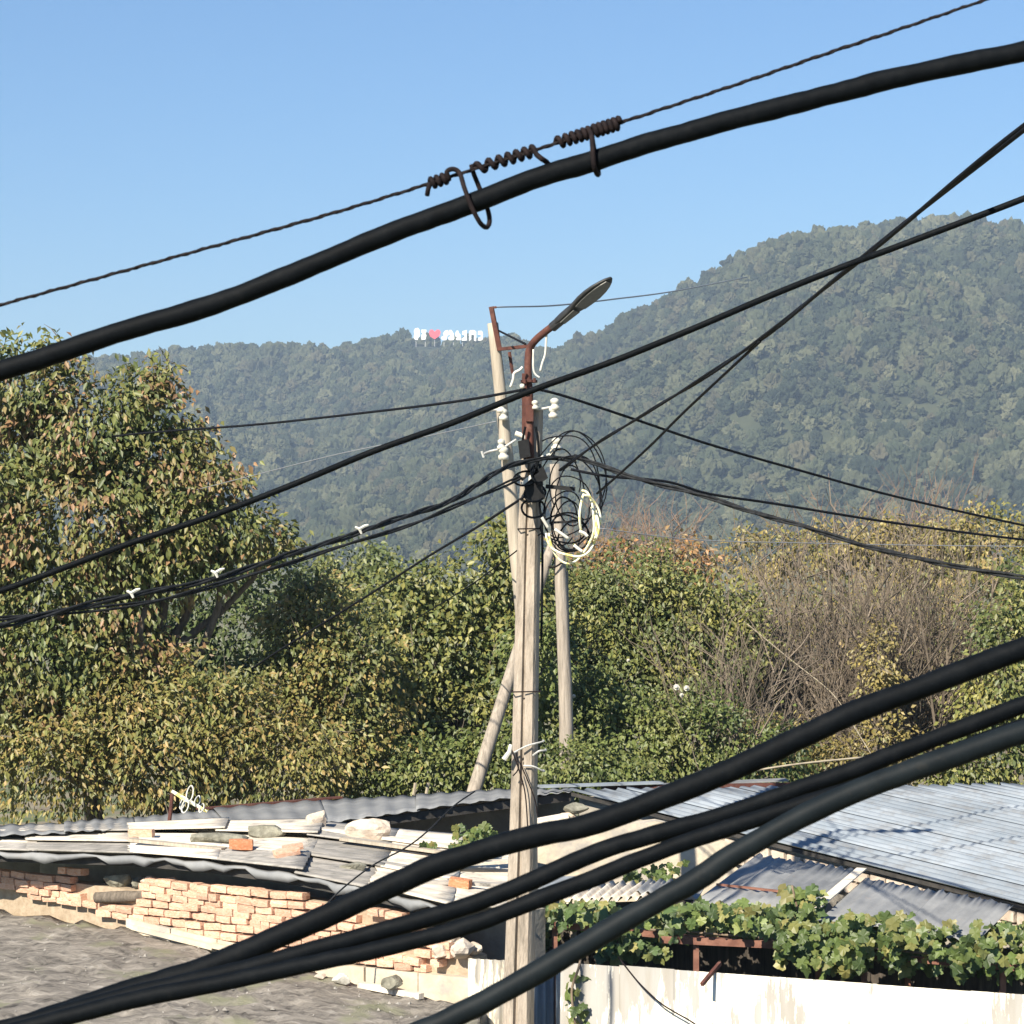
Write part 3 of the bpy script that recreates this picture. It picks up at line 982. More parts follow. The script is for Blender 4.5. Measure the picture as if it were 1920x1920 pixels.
# ---- back shed: long low tin roof on the left, big blue tin roof on the right
shed = empty('tin_roof_shed', P(1000, 1484, 31) - Vector((0, 0, 3.3)), 'low ramshackle shed with grey tin roof left and large blue-grey tin roof right', 'shed')
FR = [P(-60, 1568, 27.0), P(120, 1562, 27.3), P(250, 1556, 27.6), P(430, 1551, 28.0), P(610, 1543, 28.5), P(780, 1520, 29.0), P(960, 1497, 29.6), P(1068, 1484, 30.0)]
BK = [P(-60, 1548, 28.6), P(120, 1543, 28.9), P(250, 1533, 29.3), P(400, 1517, 29.9), P(600, 1499, 30.6), P(780, 1491, 30.9), P(960, 1480, 31.1), P(1080, 1478, 31.1)]
for i in range(len(FR) - 1):
    dz = Vector((0, 0, 0.012 * (i % 2)))
    corrugated(FR[i] + dz, FR[i + 1] + dz + (FR[i + 1] - FR[i]) * 0.04, BK[i + 1] + dz, BK[i] + dz, 5, 0.010, 'roof_sheet', M['tingrey'], shed, jag=0.03)
# shaded wall deep under that roof
b = MB()
for i in range(len(FR) - 1):
    a, c = FR[i].lerp(BK[i], 0.75), FR[i + 1].lerp(BK[i + 1], 0.75)
    b.prism([Vector((a.x, a.y, 0)), Vector((c.x, c.y, 0)), c - Vector((0, 0, 0.06)), a - Vector((0, 0, 0.06))], (0, 0.2, 0))
b.build('back_wall', M['render'], shed)
# front purlin just below the sheet edge
b = MB()
for i in range(2, len(FR) - 1):
    b.bar(FR[i] + Vector((0, 0.10, -0.07)), FR[i + 1] + Vector((0, 0.10, -0.07)), 0.06, 0.09)
b.build('purlin', M['fascia'], shed)
# red-rusted ridge strip
MB().bar(P(370, 1520, 29.85) + Vector((0, 0, 0.02)), P(640, 1498, 30.65) + Vector((0, 0, 0.02)), 0.10, 0.02).build('ridge_strip', M['rust'], shed)

RA = P(1068, 1481, 30.0)
RC = P(1690, 1474, 30.5)
rdir = (RC - RA) / 3.72
fall = P(1680, 1634, 26.0) - RA
sw = 0.62
for i in range(11):
    a = RA + rdir * (sw * i) + Vector((0, 0, 0.010 * (i % 2)))
    c = RA + rdir * (sw * (i + 1) + 0.05) + Vector((0, 0, 0.010 * (i % 2)))
    l1 = 1.55
    corrugated(a, c, c + fall * l1, a + fall * l1, 4, 0.020, 'roof_sheet', M['tin'], shed, nv=10, jag=0.04)
# ridge capping lying loose along the top
MB().bar(RA + Vector((-0.35, 0.1, 0.03)), P(1240, 1467, 30.4), 0.22, 0.02).build('ridge_cap', M['tin'], shed)
MB().bar(P(1235, 1472, 30.5), P(1475, 1462, 30.6) , 0.24, 0.02).build('ridge_cap', M['tingrey'], shed)
MB().bar(P(1130, 1482, 30.3), P(1500, 1475, 30.4), 0.05, 0.10).build('ridge_board', M['rust'], shed)
# wall below the sloping verge of the blue roof
wn_ = Vector((fall.y, -fall.x, 0)).normalized()
if wn_.x < 0: wn_ = -wn_
wa, wb = RA + wn_ * 0.14, RA + fall * 1.5 + wn_ * 0.14
MB().prism([Vector((wa.x, wa.y, 0)), Vector((wb.x, wb.y, 0)), wb - Vector((0, 0, 0.09)), wa - Vector((0, 0, 0.09))], wn_ * 0.2).build('side_wall', M['render'], shed)
# stones of that wall that show between the two roofs
for k in range(26):
    t = 0.28 + k * 0.047
    if t > 1.45: break
    for row in range(2):
        c = RA + fall * (t + 0.02 * row) + wn_ * 0.11
        c.z -= 0.17 + 0.13 * row
        fd = fall.normalized()
        MB().obox(c, fd * random.uniform(0.09, 0.12), wn_ * 0.045, Vector((0.0, 0, random.uniform(0.045, 0.058)))).build('wall_stone', M['stone'], shed)
# verge board
MB().bar(RA + Vector((0, 0, -0.05)) + wn_ * 0.04, RA + fall * 1.5 + Vector((0, 0, -0.05)) + wn_ * 0.04, 0.03, 0.04).build('verge_board', M['fascia'], shed)

# ---- plastered wall below the gable
pw = empty('plaster_wall', P(1180, 1700, 27.9), 'sunlit ochre plaster wall right of the concrete pole, below the shed roof', 'wall')
tops = [(975, 1546), (1010, 1546), (1045, 1537), (1070, 1531), (1100, 1540), (1140, 1552), (1180, 1545), (1230, 1540), (1270, 1548), (1310, 1556), (1345, 1572), (1390, 1588), (1420, 1604)]
pts = [P(x, y, 28.0) for x, y in tops]
poly = [Vector((pts[0].x, 28.0, 0))] + pts + [Vector((pts[-1].x, 28.0, 0))]
MB().prism(poly[::-1], (0, 0.25, 0)).build('wall_body', M['plaster'], pw)
for (x, y, w, h) in [(1075, 1508, 26, 12), (1068, 1526, 18, 8), (1110, 1530, 16, 10), (1036, 1538, 30, 6)]:
    pass
rock(P(1078, 1517, 28.1), 0.16, 0.12, 0.06, M['darkstone'], 'rubble_stone', 'flat grey stone lying on the plaster wall right of the pole', 'stone', 'loose stones', 3, 0.2)
rock(P(1068, 1530, 28.1), 0.10, 0.1, 0.045, M['stone'], 'rubble_stone', 'small pale stone under the flat grey one on the plaster wall', 'stone', 'loose stones', 4, 0.6)
MB().bar(P(990, 1544, 28.12), P(1066, 1530, 28.12), 0.3, 0.05).build('coping', M['slate'], pw)

# ---- lean-to roof right of centre
lt = empty('lean_to_roof', P(1500, 1660, 25.6) - Vector((0, 0, 2.8)), 'small grey tin lean-to roof below the blue tin roof', 'roof')
TL = [P(1420, 1602, 27.0), P(1612, 1634, 25.6), P(1622, 1637, 25.5), P(1760, 1662, 24.6), P(1900, 1690, 23.8)]
BL = [P(1300, 1692, 25.0), P(1520, 1712, 24.0), P(1530, 1718, 23.9), P(1690, 1732, 23.7), P(1830, 1760, 23.2)]
corrugated(TL[0], TL[0].lerp(TL[1], 0.52), BL[0].lerp(BL[1], 0.52), BL[0], 5, 0.012, 'roof_sheet', M['tingrey'], lt, jag=0.04)
up_ = Vector((0, 0, 0.012))
corrugated(TL[0].lerp(TL[1], 0.5) + up_, TL[1] + up_, BL[1] + up_, BL[0].lerp(BL[1], 0.5) + up_, 5, 0.012, 'roof_sheet', M['tingrey'], lt, jag=0.04)
dn_ = Vector((0, 0, -0.05))
corrugated(TL[2] + dn_, TL[3] + dn_, BL[3] + dn_, BL[2] + dn_, 6, 0.012, 'roof_sheet', M['tingrey'], lt, jag=0.04)
corrugated(TL[3] + dn_ * 0.7, TL[4] + dn_ * 0.7, BL[4] + dn_ * 0.7, BL[3] + dn_ * 0.7, 6, 0.012, 'roof_sheet', M['tingrey'], lt, jag=0.04)
MB().bar(TL[1] + Vector((0.02, 0, 0.03)), BL[1] + Vector((0.02, 0, 0.03)), 0.10, 0.012).build('joint_strip', M['slate'], lt)
MB().bar(BL[0] + Vector((0, 0.1, -0.03)), BL[1] + Vector((0, 0.1, -0.03)), 0.04, 0.05).build('eave_rail', M['rustbar'], lt)
MB().bar(P(1345, 1662, 25.6) + Vector((0, 0, 0.02)), P(1470, 1676, 24.9) + Vector((0, 0, 0.02)), 0.03, 0.02).build('rust_strip', M['rustbar'], lt)
# posts that carry it
for q in (BL[0], BL[1], BL[3]):
    MB().bar(Vector((q.x + 0.1, q.y + 0.3, 0)), Vector((q.x + 0.1, q.y + 0.3, q.z - 0.02)), 0.05, 0.05, (0, 1, 0)).build('post', M['rustbar'], lt)

# small white canopy and tin plate near the pole
cp = empty('scalloped_canopy', P(1130, 1690, 25.6) - Vector((0, 0, 2.6)), 'small white corrugated canopy with scalloped front edge above the vine', 'canopy')
corrugated(P(1050, 1690, 25.0), P(1215, 1683, 25.2), P(1260, 1655, 26.6), P(1085, 1655, 26.6), 9, 0.028, 'canopy_sheet', M['slate'], cp, jag=0.0)
corrugated(P(1190, 1672, 25.5), P(1310, 1682, 25.2), P(1330, 1650, 26.6), P(1215, 1650, 26.6), 6, 0.020, 'canopy_sheet', M['tingrey'], cp)
MB().bar(P(1050, 1692, 25.1) + Vector((0, 0.1, -0.06)), P(1300, 1684, 25.3) + Vector((0, 0.1, -0.06)), 0.05, 0.06).build('rail', M['fascia'], cp)
for q in (P(1075, 1693, 25.2), P(1290, 1687, 25.4)):
    MB().bar(Vector((q.x, q.y, 0)), q - Vector((0, 0, 0.05)), 0.06, 0.06, (0, 1, 0)).build('post', M['wood'], cp)
tp = empty('tin_awning', P(1040, 1660, 26.3) - Vector((0, 0, 2.7)), 'small bluish tin awning on thin posts right beside the concrete pole', 'awning')
MB().prism([P(1000, 1668, 26.0), P(1055, 1664, 26.0), P(1078, 1645, 26.6), P(1010, 1645, 26.6)], (0, 0, 0.012)).build('awning_sheet', M['tin'], tp)
for q in (P(1006, 1668, 26.1), P(1052, 1665, 26.1), P(1070, 1647, 26.5), P(1016, 1647, 26.5)):
    MB().bar(Vector((q.x, q.y, 0)), q - Vector((0, 0, 0.005)), 0.03, 0.03, (0, 1, 0)).build('post', M['wood'], tp)

# ---- front-left shed: brick wall, flat roof weighted with stones
WX = [(-140, 27.6), (250, 26.0), (900, 23.3)]
W0, W1 = P(250, 1700, 26.0), P(900, 1700, 23.3)
W0.z = W1.z = 0
wd = (W1 - W0)
WL = wd.length
wd.normalize()
wnrm = Vector((wd.y, -wd.x, 0))          # towards the camera
if wnrm.y > 0: wnrm = -wnrm
bs = empty('brick_shed', W0 + wd * 2, 'low shed with loose tan brick wall and sheet roof weighted with stones', 'shed')


def ztop(s):   # underside of the roof along the wall, s metres from W0
    return 3.02 - 0.032 * max(s, 0)


# backing
back = MB()
W1s = W1 - wd * 0.08
back.prism([W0 - wd * 2.2, W1s, W1s + Vector((0, 0, 2.44)), W0 + wd * 3.3 + Vector((0, 0, 2.76)), W0 + wd * 0.9 + Vector((0, 0, 2.82)), W0 + Vector((0, 0, 2.70)), W0 - wd * 2.2 + Vector((0, 0, 2.70))], -wnrm * 0.2)
back.build('mortar_core', M['mortar'], bs)
MB().prism([W0 - wd * 2.2 - wnrm * 0.75, W1 - wnrm * 0.75, W1 - wnrm * 0.75 + Vector((0, 0, 2.78)), W0 - wd * 2.2 - wnrm * 0.75 + Vector((0, 0, 2.97))], -wnrm * 0.2).build('inner_wall', M['render'], bs)
# bricks
ch = 0.073
z0 = 2.12
random.seed(21)
brick_variants = []
for k in range(8):
    bm = bmesh.new()
    bmesh.ops.create_cube(bm, size=1.0)
    bmesh.ops.subdivide_edges(bm, edges=bm.edges[:], cuts=1, use_grid_fill=True)
    for v in bm.verts:
        v.co *= 1 - 0.06 * (sum(1 for c in v.co if abs(c) > 0.4) >= 3) - 0.03 * (sum(1 for c in v.co if abs(c) > 0.4) == 2)
        v.co += Vector((random.gauss(0, 0.010), random.gauss(0, 0.02), random.gauss(0, 0.022)))
    me = bpy.data.meshes.new('brick')
    bm.to_mesh(me)
    bm.free()
    me.materials.append(M['brick'])
    brick_variants.append(me)
bs_inv = Matrix.Translation(-Vector(bs.location))
nb = 0
for row in range(12):
    z = z0 + ch * (row + 0.5)
    s = -2.3 - 0.12 * (row % 2) + random.uniform(-0.05, 0.05)
    left = -2.4 + max(0, row - 8) * 1.3
    while s < WL:
        bl = random.choice((0.20, 0.21, 0.22, 0.22, 0.21, 0.15, 0.11))
        sc = s + bl / 2
        s += bl + random.uniform(0.004, 0.012)
        if sc < left + random.uniform(-0.06, 0.06): continue
        base = 2.46 - 0.075 * sc + max(0, sc - 2.5) * 0.09
        if sc > 3.0 and random.random() < 0.18: continue
        if z - ch / 2 < base - 0.08: continue
        limit = 2.86 - 0.02 * sc
        if sc > WL - 0.30: continue
        if sc > 3.3: limit = 2.90 - (sc - 3.0) * 0.34
        if -0.75 < sc < 0.22 + random.uniform(-0.05, 0.05): limit = 2.58
        if z > limit: continue
        c = W0 + wd * sc + wnrm * (0.035 + random.uniform(-0.018, 0.02))
        c.z = z + random.uniform(-0.006, 0.006) + 0.012 * math.sin(sc * 2.1 + row)
        o = bpy.data.objects.new('brick', random.choice(brick_variants))
        COL.objects.link(o)
        o.parent = bs
        o.matrix_parent_inverse = bs_inv
        o.location = c
        o.rotation_euler = (random.gauss(0, 0.03), random.gauss(0, 0.035), math.atan2(wd.y, wd.x) + random.gauss(0, 0.035))
        o.scale = (bl, 0.115, ch * random.uniform(0.89, 0.96))
        nb += 1
# eroded plinth
pl = MB()
for i in range(7):
    s0, s1 = WL * i / 7, WL * (i + 1) / 7
    t0, t1 = 2.46 - 0.075 * s0 + max(0, s0 - 2.5) * 0.09, 2.46 - 0.075 * s1 + max(0, s1 - 2.5) * 0.09
    a, c = W0 + wd * s0 + wnrm * 0.10, W0 + wd * (s1 - 0.008) + wnrm * (0.10 + random.uniform(-0.01, 0.02))
    pl = MB()
    pl.prism([a, c, c + Vector((0, 0, t1 - 0.03)), a + Vector((0, 0, t0 - 0.03))], -wnrm * 0.25)
    pl.build('plinth_block', M['plaster'], bs)
# roof sheets: three rows running along the eave, overlapping like steps
E = [P(-120, 1590, 26.8), P(60, 1596, 26.2), P(250, 1602, 25.7), P(400, 1615, 25.1), P(560, 1638, 24.4), P(700, 1666, 23.9), P(840, 1699, 23.25), P(960, 1706, 23.6)]
Bk = [P(-120, 1560, 29.0), P(60, 1557, 28.7), P(250, 1553, 28.4), P(420, 1549, 28.2), P(600, 1551, 28.0), P(740, 1566, 27.8), P(870, 1580, 27.6), P(985, 1590, 27.5)]
random.seed(9)
for i in range(len(E) - 1):
    for r in range(3):
        v0, v1 = r / 3 - 0.03, (r + 1) / 3 + 0.05
        if r == 0: v0 = 0
        ov = 0.05
        a = E[i].lerp(E[i + 1], -ov)
        a2 = E[i].lerp(E[i + 1], 1 + ov)
        c = Bk[i].lerp(Bk[i + 1], -ov)
        c2 = Bk[i].lerp(Bk[i + 1], 1 + ov)
        h = Vector((0, 0, 0.028 * r + random.uniform(0, 0.03)))
        tl = random.uniform(-0.02, 0.03)
        p00, p10 = a.lerp(c, v0) + h, a2.lerp(c2, v0) + h + Vector((0, 0, tl))
        p01, p11 = a.lerp(c, v1) + h * 0.6, a2.lerp(c2, v1) + h * 0.6 + Vector((0, 0, tl))
        m = M['slate'] if random.random() < 0.74 else M['slategrey']
        if r in (0,) and i in (0, 1, 4): m = M['slategrey']
        # waves run along the eave
        corrugated(p00, p01, p11, p10, 4, 0.012, 'roof_sheet', m, bs, thick=0.012, nv=5, jag=0.03)
# loose battens lying between the sheets
for (x0, y0, Y0, x1, y1, Y1, w, m) in [(600, 1562, 27.2, 860, 1596, 26.4, 0.12, 'slate'), (640, 1580, 26.5, 840, 1607, 26.0, 0.09, 'woodlight'), (330, 1560, 27.7, 560, 1574, 27.1, 0.10, 'woodlight'),
                                       (560, 1600, 25.8, 760, 1634, 25.2, 0.14, 'slategrey'), (780, 1660, 24.4, 960, 1668, 24.4, 0.12, 'slategrey'), (245, 1582, 26.4, 420, 1600, 25.9, 0.10, 'woodlight'), (820, 1630, 25.3, 960, 1622, 25.6, 0.16, 'slate')]:
    MB().bar(P(x0, y0, Y0) + Vector((0, 0, 0.04)), P(x1, y1, Y1) + Vector((0, 0, 0.04)), w, 0.03).build('batten', M[m], bs)
# tarred eave board and a crumpled strip of flashing
b = MB()
fl = MB()
for i in range(len(E) - 2):
    b.bar(E[i] + Vector((0, 0.12, -0.075)), E[i + 1] + Vector((0, 0.12, -0.075)), 0.05, 0.10)
ev = spline([e + Vector((0, -0.02, -0.03)) for e in E[:-1]], 8)
b.build('eave_board', M['fascia'], bs)
prev = None
fr = []
for i, p in enumerate(ev):
    w = 0.05 + 0.03 * math.sin(i * 0.9) + 0.02 * math.sin(i * 2.3)
    dzz = 0.012 * math.sin(i * 1.7)
    fr.append([p + Vector((0, 0.08, 0.012 + dzz)), p + Vector((0, 0, dzz)), p + Vector((0, 0.01, -w + dzz)), p + Vector((0, 0.015, -w + dzz)), p + Vector((0, 0.09, 0.0 + dzz))])
fl.loft(fr)
fl.build('flashing', M['tingrey'], bs, smooth=True)

# stones and bricks that hold the sheets down
def loose_brick(x, y, Y, w, h, d, rz, tilt, m, lb):
    o = bpy.data.objects.new('loose_brick', brick_variants[random.randint(0, 7)].copy())
    o.data.materials.clear()
    o.data.materials.append(M[m])
    COL.objects.link(o)
    o.location = P(x, y, Y)
    o.rotation_euler = (0, tilt, rz)
    o.scale = (w, d, h)
    tag(o, lb, 'brick', 'bricks weighing down the sheet roof')


loose_brick(265, 1562, 26.9, 0.26, 0.085, 0.12, -0.1, 0.0, 'brick', 'tan brick at the left end of the stone-weighted roof')
loose_brick(452, 1583, 25.8, 0.24, 0.10, 0.12, 0.05, 0.03, 'redbrick', 'bright red-orange brick in the middle of the stone-weighted roof')
loose_brick(537, 1598, 25.3, 0.25, 0.07, 0.13, 0.35, -0.12, 'brick', 'broken orange brick right of the bright red one, near the eave')
loose_brick(549, 1589, 25.5, 0.20, 0.06, 0.12, 0.2, -0.15, 'brick', 'orange brick lying on top of the broken one near the eave')
loose_brick(863, 1657, 24.3, 0.20, 0.10, 0.13, -0.25, 0.1, 'redbrick', 'chipped orange brick on the roof, nearest to the concrete pole')
rock(P(595, 1541, 27.6), 0.13, 0.12, 0.135, M['stone'], 'weight_stone', 'pointed pale stone standing on the back of the stone-weighted roof', 'stone', 'loose stones', 7, 0.5)
rock(P(700, 1559, 26.9), 0.25, 0.17, 0.13, M['stone'], 'weight_stone', 'largest pale boulder on the roof, left of the pole', 'stone', 'loose stones', 12, -0.1)
rock(P(420, 1572, 26.3), 0.33, 0.12, 0.075, M['darkstone'], 'stone_slab', 'long grey lichen slab left of the red brick on the roof', 'stone', 'loose stones', 15, 0.05)
rock(P(500, 1563, 26.9), 0.27, 0.14, 0.09, M['darkstone'], 'stone_slab', 'grey lichen slab behind and right of the red brick on the roof', 'stone', 'loose stones', 18, -0.1)
rock(P(664, 1626, 25.0), 0.16, 0.12, 0.055, M['darkstone'], 'weight_stone', 'flat greenish stone on the roof edge, half way along', 'stone', 'loose stones', 22, 0.1)
rock(P(822, 1652, 24.5), 0.12, 0.1, 0.05, M['stone'], 'weight_stone', 'low pale stone left of the chipped brick near the pole', 'stone', 'loose stones', 25, 0.4)
for (x, y, Y, r, k, lb) in [(868, 1780, 23.3, 0.12, 31, 'broken pale block on the low end of the brick wall'), (888, 1782, 23.42, 0.085, 33, 'white broken stone against the pole at the end of the brick wall'), (826, 1785, 23.45, 0.09, 35, 'whitish rubble piece on top of the low brick wall'),
                            (845, 1762, 23.5, 0.07, 38, 'small brown rubble stone above the low brick wall')]:
    rock(P(x, y, Y), r, r * 0.8, r * 0.8, M['stone'], 'rubble_stone', lb, 'stone', 'loose stones', k, k)
# rubble at the left end of the wall
for (x, y, Y, a, bb, k, m, lb) in [(285, 1652, 25.97, 0.12, 0.05, 41, 'stone', 'pale broken brick on the ragged left end of the wall, upper of two'), (318, 1652, 25.85, 0.10, 0.05, 43, 'stone', 'pale broken brick on the ragged left end of the wall, beside the upper one'), (262, 1654, 26.08, 0.11, 0.07, 45, 'darkstone', 'grey rubble stone at the far left end of the brick wall'),
                                   (222, 1652, 26.25, 0.14, 0.10, 47, 'darkstone', 'dark boulder beyond the left end of the brick wall')]:
    rock(P(x, y, Y), a, a * 0.7, bb, M[m], 'rubble_stone', lb, 'stone', 'loose stones', k, k)
tag(MB().tube(spline([P(180, 1683, 26.15), P(240, 1681, 26.0), P(300, 1679, 25.85)], 4), [0.055, 0.055, 0.06, 0.06, 0.06, 0.055, 0.05, 0.05, 0.045], 9).build('old_log', M['bark'], smooth=True),
    'short dark log lying at the left end of the brick wall', 'log')

# ---- weathered felt roof in the foreground
FA = [(-160, 1690, 27.4), (60, 1716, 26.6), (240, 1746, 25.9), (400, 1783, 25.1), (520, 1806, 24.5), (690, 1852, 23.75), (800, 1872, 23.3), (900, 1888, 22.95)]
fa = [P(*q) for q in FA]
fb = [P(-160, 2060, 19.2), P(60, 2060, 19.2), P(240, 2060, 19.2), P(400, 2060, 19.2), P(520, 2060, 19.2), P(690, 2060, 19.4), P(800, 2060, 19.8), P(900, 2060, 20.2)]
fas, fbs = spline(fa, 12), spline(fb, 12)
nu, nv = len(fas), 50
b = MB()
for j in range(nv + 1):
    for i in range(nu):
        p = fas[i].lerp(fbs[i], j / nv)
        q = Vector((p.x * 1.2 + p.y * 0.9, p.y * 2.4 - p.x * 1.6, 0))
        p = p + Vector((0, 0, 0.05 * mnoise.noise(q * 1.3) + 0.03 * mnoise.noise(q * 3.1) + 0.018 * mnoise.noise(q * 7.0)))
        b.v.append(tuple(p))
for j in range(nv):
    for i in range(nu - 1):
        a = j * nu + i
        b.f.append((a, a + 1, a + nu + 1, a + nu))
felt_v = list(b.v)
fo = b.build('felt_roof', M['tar'], smooth=True, origin=Vector((0, 0, 0)))
sol = fo.modifiers.new('thick', 'SOLIDIFY')
sol.thickness = 0.05
sol.offset = -1
tag(fo, 'grey wrinkled felt roof in the foreground below the brick wall', 'roof')
b = MB()
for i in range(2, 4):
    b.bar(fa[i] + Vector((0, 0.02, 0.05)), fa[i + 1] + Vector((0, 0.02, 0.03)), 0.05, 0.05)
tag(b.build('edge_strip', M['plaster']), 'cream edging strip between the felt roof and the brick wall', 'edging')
b = MB().bar(P(675, 1846, 23.7), P(790, 1868, 23.2), 0.07, 0.05)
tag(b.build('edge_strip', M['slate']), 'short cream edging lath at the foot of the eroded plinth', 'edging')
rock(P(640, 1836, 23.7), 0.085, 0.07, 0.05, M['porcelain'], 'rubble_stone', 'bright white lump on the edge of the felt roof', 'stone', 'loose stones', 51, 0)
rock(P(733, 1842, 23.35), 0.12, 0.08, 0.07, M['darkstone'], 'rubble_stone', 'blue-grey stone lying on the cream lath by the felt roof', 'stone', 'loose stones', 53, 0.3)
rock(P(600, 1830, 23.9), 0.06, 0.05, 0.035, M['stone'], 'rubble_stone', 'small pale stone left of the white lump on the felt roof', 'stone', 'loose stones', 55, 0.3)
# crumbled mortar and grit scattered over the felt
b = MB()
random.seed(63)
for k in range(520):
    i = random.randint(0, nu - 1)
    t = random.random() ** 1.6
    p = fas[i].lerp(fbs[i], t)
    q = Vector((p.x * 1.2 + p.y * 0.9, p.y * 2.4 - p.x * 1.6, 0))
    p = p + Vector((random.uniform(-0.05, 0.05), 0, 0.05 * mnoise.noise(q * 1.3) + 0.03 * mnoise.noise(q * 3.1) + 0.018 * mnoise.noise(q * 7.0) + 0.003))
    r = random.choice((0.006, 0.007, 0.008, 0.010, 0.012, 0.02)) * random.uniform(0.7, 1.3)
    n0 = len(b.v)
    a0 = random.uniform(0, 6)
    for d in range(4):
        b.v.append((p.x + math.cos(a0 + d * 1.57) * r * random.uniform(0.7, 1.3), p.y + math.sin(a0 + d * 1.57) * r * random.uniform(0.7, 1.3), p.z - 0.004))
    b.v.append((p.x + random.uniform(-r, r) * 0.3, p.y, p.z + r * random.uniform(0.5, 0.9)))
    for d in range(4): b.f.append((n0 + d, n0 + (d + 1) % 4, n0 + 4))
tag(b.build('roof_grit', M['slategrey']), 'crumbled mortar and grit scattered over the felt roof', 'grit', kind='stuff')
# walls that carry the felt roof
b = MB()
b.prism([Vector((fb[0].x, 20.6, 0)), Vector((-0.5, 20.9, 0)), Vector((-0.5, 20.9, 1.75)), Vector((fb[0].x, 20.6, 1.9))], (0, 0.2, 0))
tag(b.build('yard_wall', M['render']), 'grey rendered wall under the front edge of the felt roof', 'wall')

# ---- fence
fn = empty('tin_fence', P(1300, 1830, 22.4) - Vector((0, 0, 2.4)), 'white painted tin fence with flaking paint along the bottom right', 'fence')


def ftop(x):
    Yf = 23.05 - (x - 1040) / 640 * 1.3
    return P(x, 1803 + (x - 1050) * 0.0715, Yf)


xs_ = [1042, 1161, 1262, 1461, 1640, 1820, 2000]
for i in range(len(xs_) - 1):
    a, c = ftop(xs_[i]), ftop(xs_[i + 1])
    off = wnrm * 0.0
    dy = Vector((0, -0.006 * (i % 2), random.uniform(-0.01, 0.01)))
    a, c = a + dy, c + dy
    ov = (c - a) * 0.02
    corrugated(a, c + ov, Vector((c.x + ov.x, c.y + ov.y, 0.05)), Vector((a.x, a.y, 0.05)), max(6, int((c - a).length / 0.13)), 0.005, 'fence_sheet', M['fence'], fn, thick=0.003, nv=3, flat=True, per=8)
for i in range(len(xs_) - 1):
    MB().bar(ftop(xs_[i]) + Vector((0, 0.09, -0.12)), ftop(xs_[i + 1]) + Vector((0, 0.09, -0.12)), 0.04, 0.04).build('rail', M['rustbar'], fn)
for x in (1046, 1300, 1560, 1830):
    p = ftop(x) + Vector((0, 0.15, 0))
    MB().bar(Vector((p.x, p.y, 0)), p - Vector((0, 0, 0.05)), 0.05, 0.05, (0, 1, 0)).build('post', M['rustbar'], fn)
fo2 = empty('tin_fence', P(915, 1800, 23.2) - Vector((0, 0, 2.4)), 'short white corrugated fence piece left of the concrete pole', 'fence')
corrugated(P(878, 1797, 23.05), P(955, 1801, 22.98), P(955, 2200, 22.98), P(878, 2200, 23.05), 5, 0.018, 'fence_sheet', M['fence'], fo2, nv=3)
fo3 = empty('tin_fence', P(1010, 1830, 23.2) - Vector((0, 0, 2.3)), 'narrow blue-grey corrugated sheet in the gap right of the concrete pole', 'fence')
corrugated(P(962, 1838, 23.15), P(1040, 1826, 23.2), P(1040, 2300, 23.2), P(962, 2300, 23.15), 5, 0.02, 'fence_sheet', M['tin'], fo3, nv=3)

# ---- trellis and vine
tr = empty('trellis', P(1300, 1760, 24.0) - Vector((0, 0, 2.5)), 'rusty angle iron trellis carrying the grape vine behind the fence', 'trellis')
def iron(a, b, nm='bar', w=0.05):
    m1 = MB()
    m1.bar(a, b, 0.006, w)
    m1.bar(a + Vector((0, 0.025, w / 2)), b + Vector((0, 0.025, w / 2)), 0.05, 0.006)
    return m1.build(nm, M['rustbar'], tr)
iron(P(1030, 1734, 24.2), P(1470, 1776, 23.75))
iron(P(1470, 1779, 23.72), P(1980, 1822, 23.2))
iron(P(1240, 1757, 23.9) + Vector((0, -0.03, -0.02)), P(1465, 1772, 23.7) + Vector((0, -0.03, 0.0)), w=0.06)
iron(P(1040, 1700, 26.0), P(1980, 1760, 25.2))
for x, y, Y in ((1305, 1760, 23.88), (1040, 1736, 24.2), (1620, 1796, 23.55), (1880, 1814, 23.3)):
    t = P(x, y, Y)
    m1 = MB()
    m1.bar(Vector((t.x, t.y, 0)), t, 0.05, 0.05, (0, 1, 0))
    m1.build('post', M['rustbar'], tr)

bw = empty('shade_board_wall', P(1500, 1790, 25.0) - Vector((0, 0, 2.2)), 'added dark board wall standing in for the shade behind the vine trellis', 'wall')
M['shadeboard'] = mat('shade_dark_boards', (0.035, 0.03, 0.025), (0.075, 0.062, 0.05), rough=0.95, scale=4, stretch=(8, 8, 0.8), bump=0.4, vary=0.2)  # near-black boards added behind the vine; their colour stands in for deep shade
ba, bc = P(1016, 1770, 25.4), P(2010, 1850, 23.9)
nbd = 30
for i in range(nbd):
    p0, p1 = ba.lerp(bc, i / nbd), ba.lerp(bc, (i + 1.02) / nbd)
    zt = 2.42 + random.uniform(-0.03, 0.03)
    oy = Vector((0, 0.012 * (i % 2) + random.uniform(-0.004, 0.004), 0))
    MB().prism([Vector((p0.x, p0.y, 0)) + oy, Vector((p1.x, p1.y, 0)) + oy, Vector((p1.x, p1.y, zt)) + oy, Vector((p0.x, p0.y, zt)) + oy], (0, 0.03, 0)).build('board', M['shadeboard'], bw)

VP = [(0.05, 0.08, 0.022), (0.075, 0.11, 0.03), (0.10, 0.14, 0.036), (0.115, 0.14, 0.038), (0.18, 0.165, 0.05), (0.075, 0.105, 0.028), (0.05, 0.08, 0.025)]
M['vine'] = leaf_mat('vine_leaf', VP, 0.3, False)
M['vinestem'] = mat('vine_stem', (0.14, 0.10, 0.07), (0.22, 0.17, 0.12), rough=0.9, scale=10)


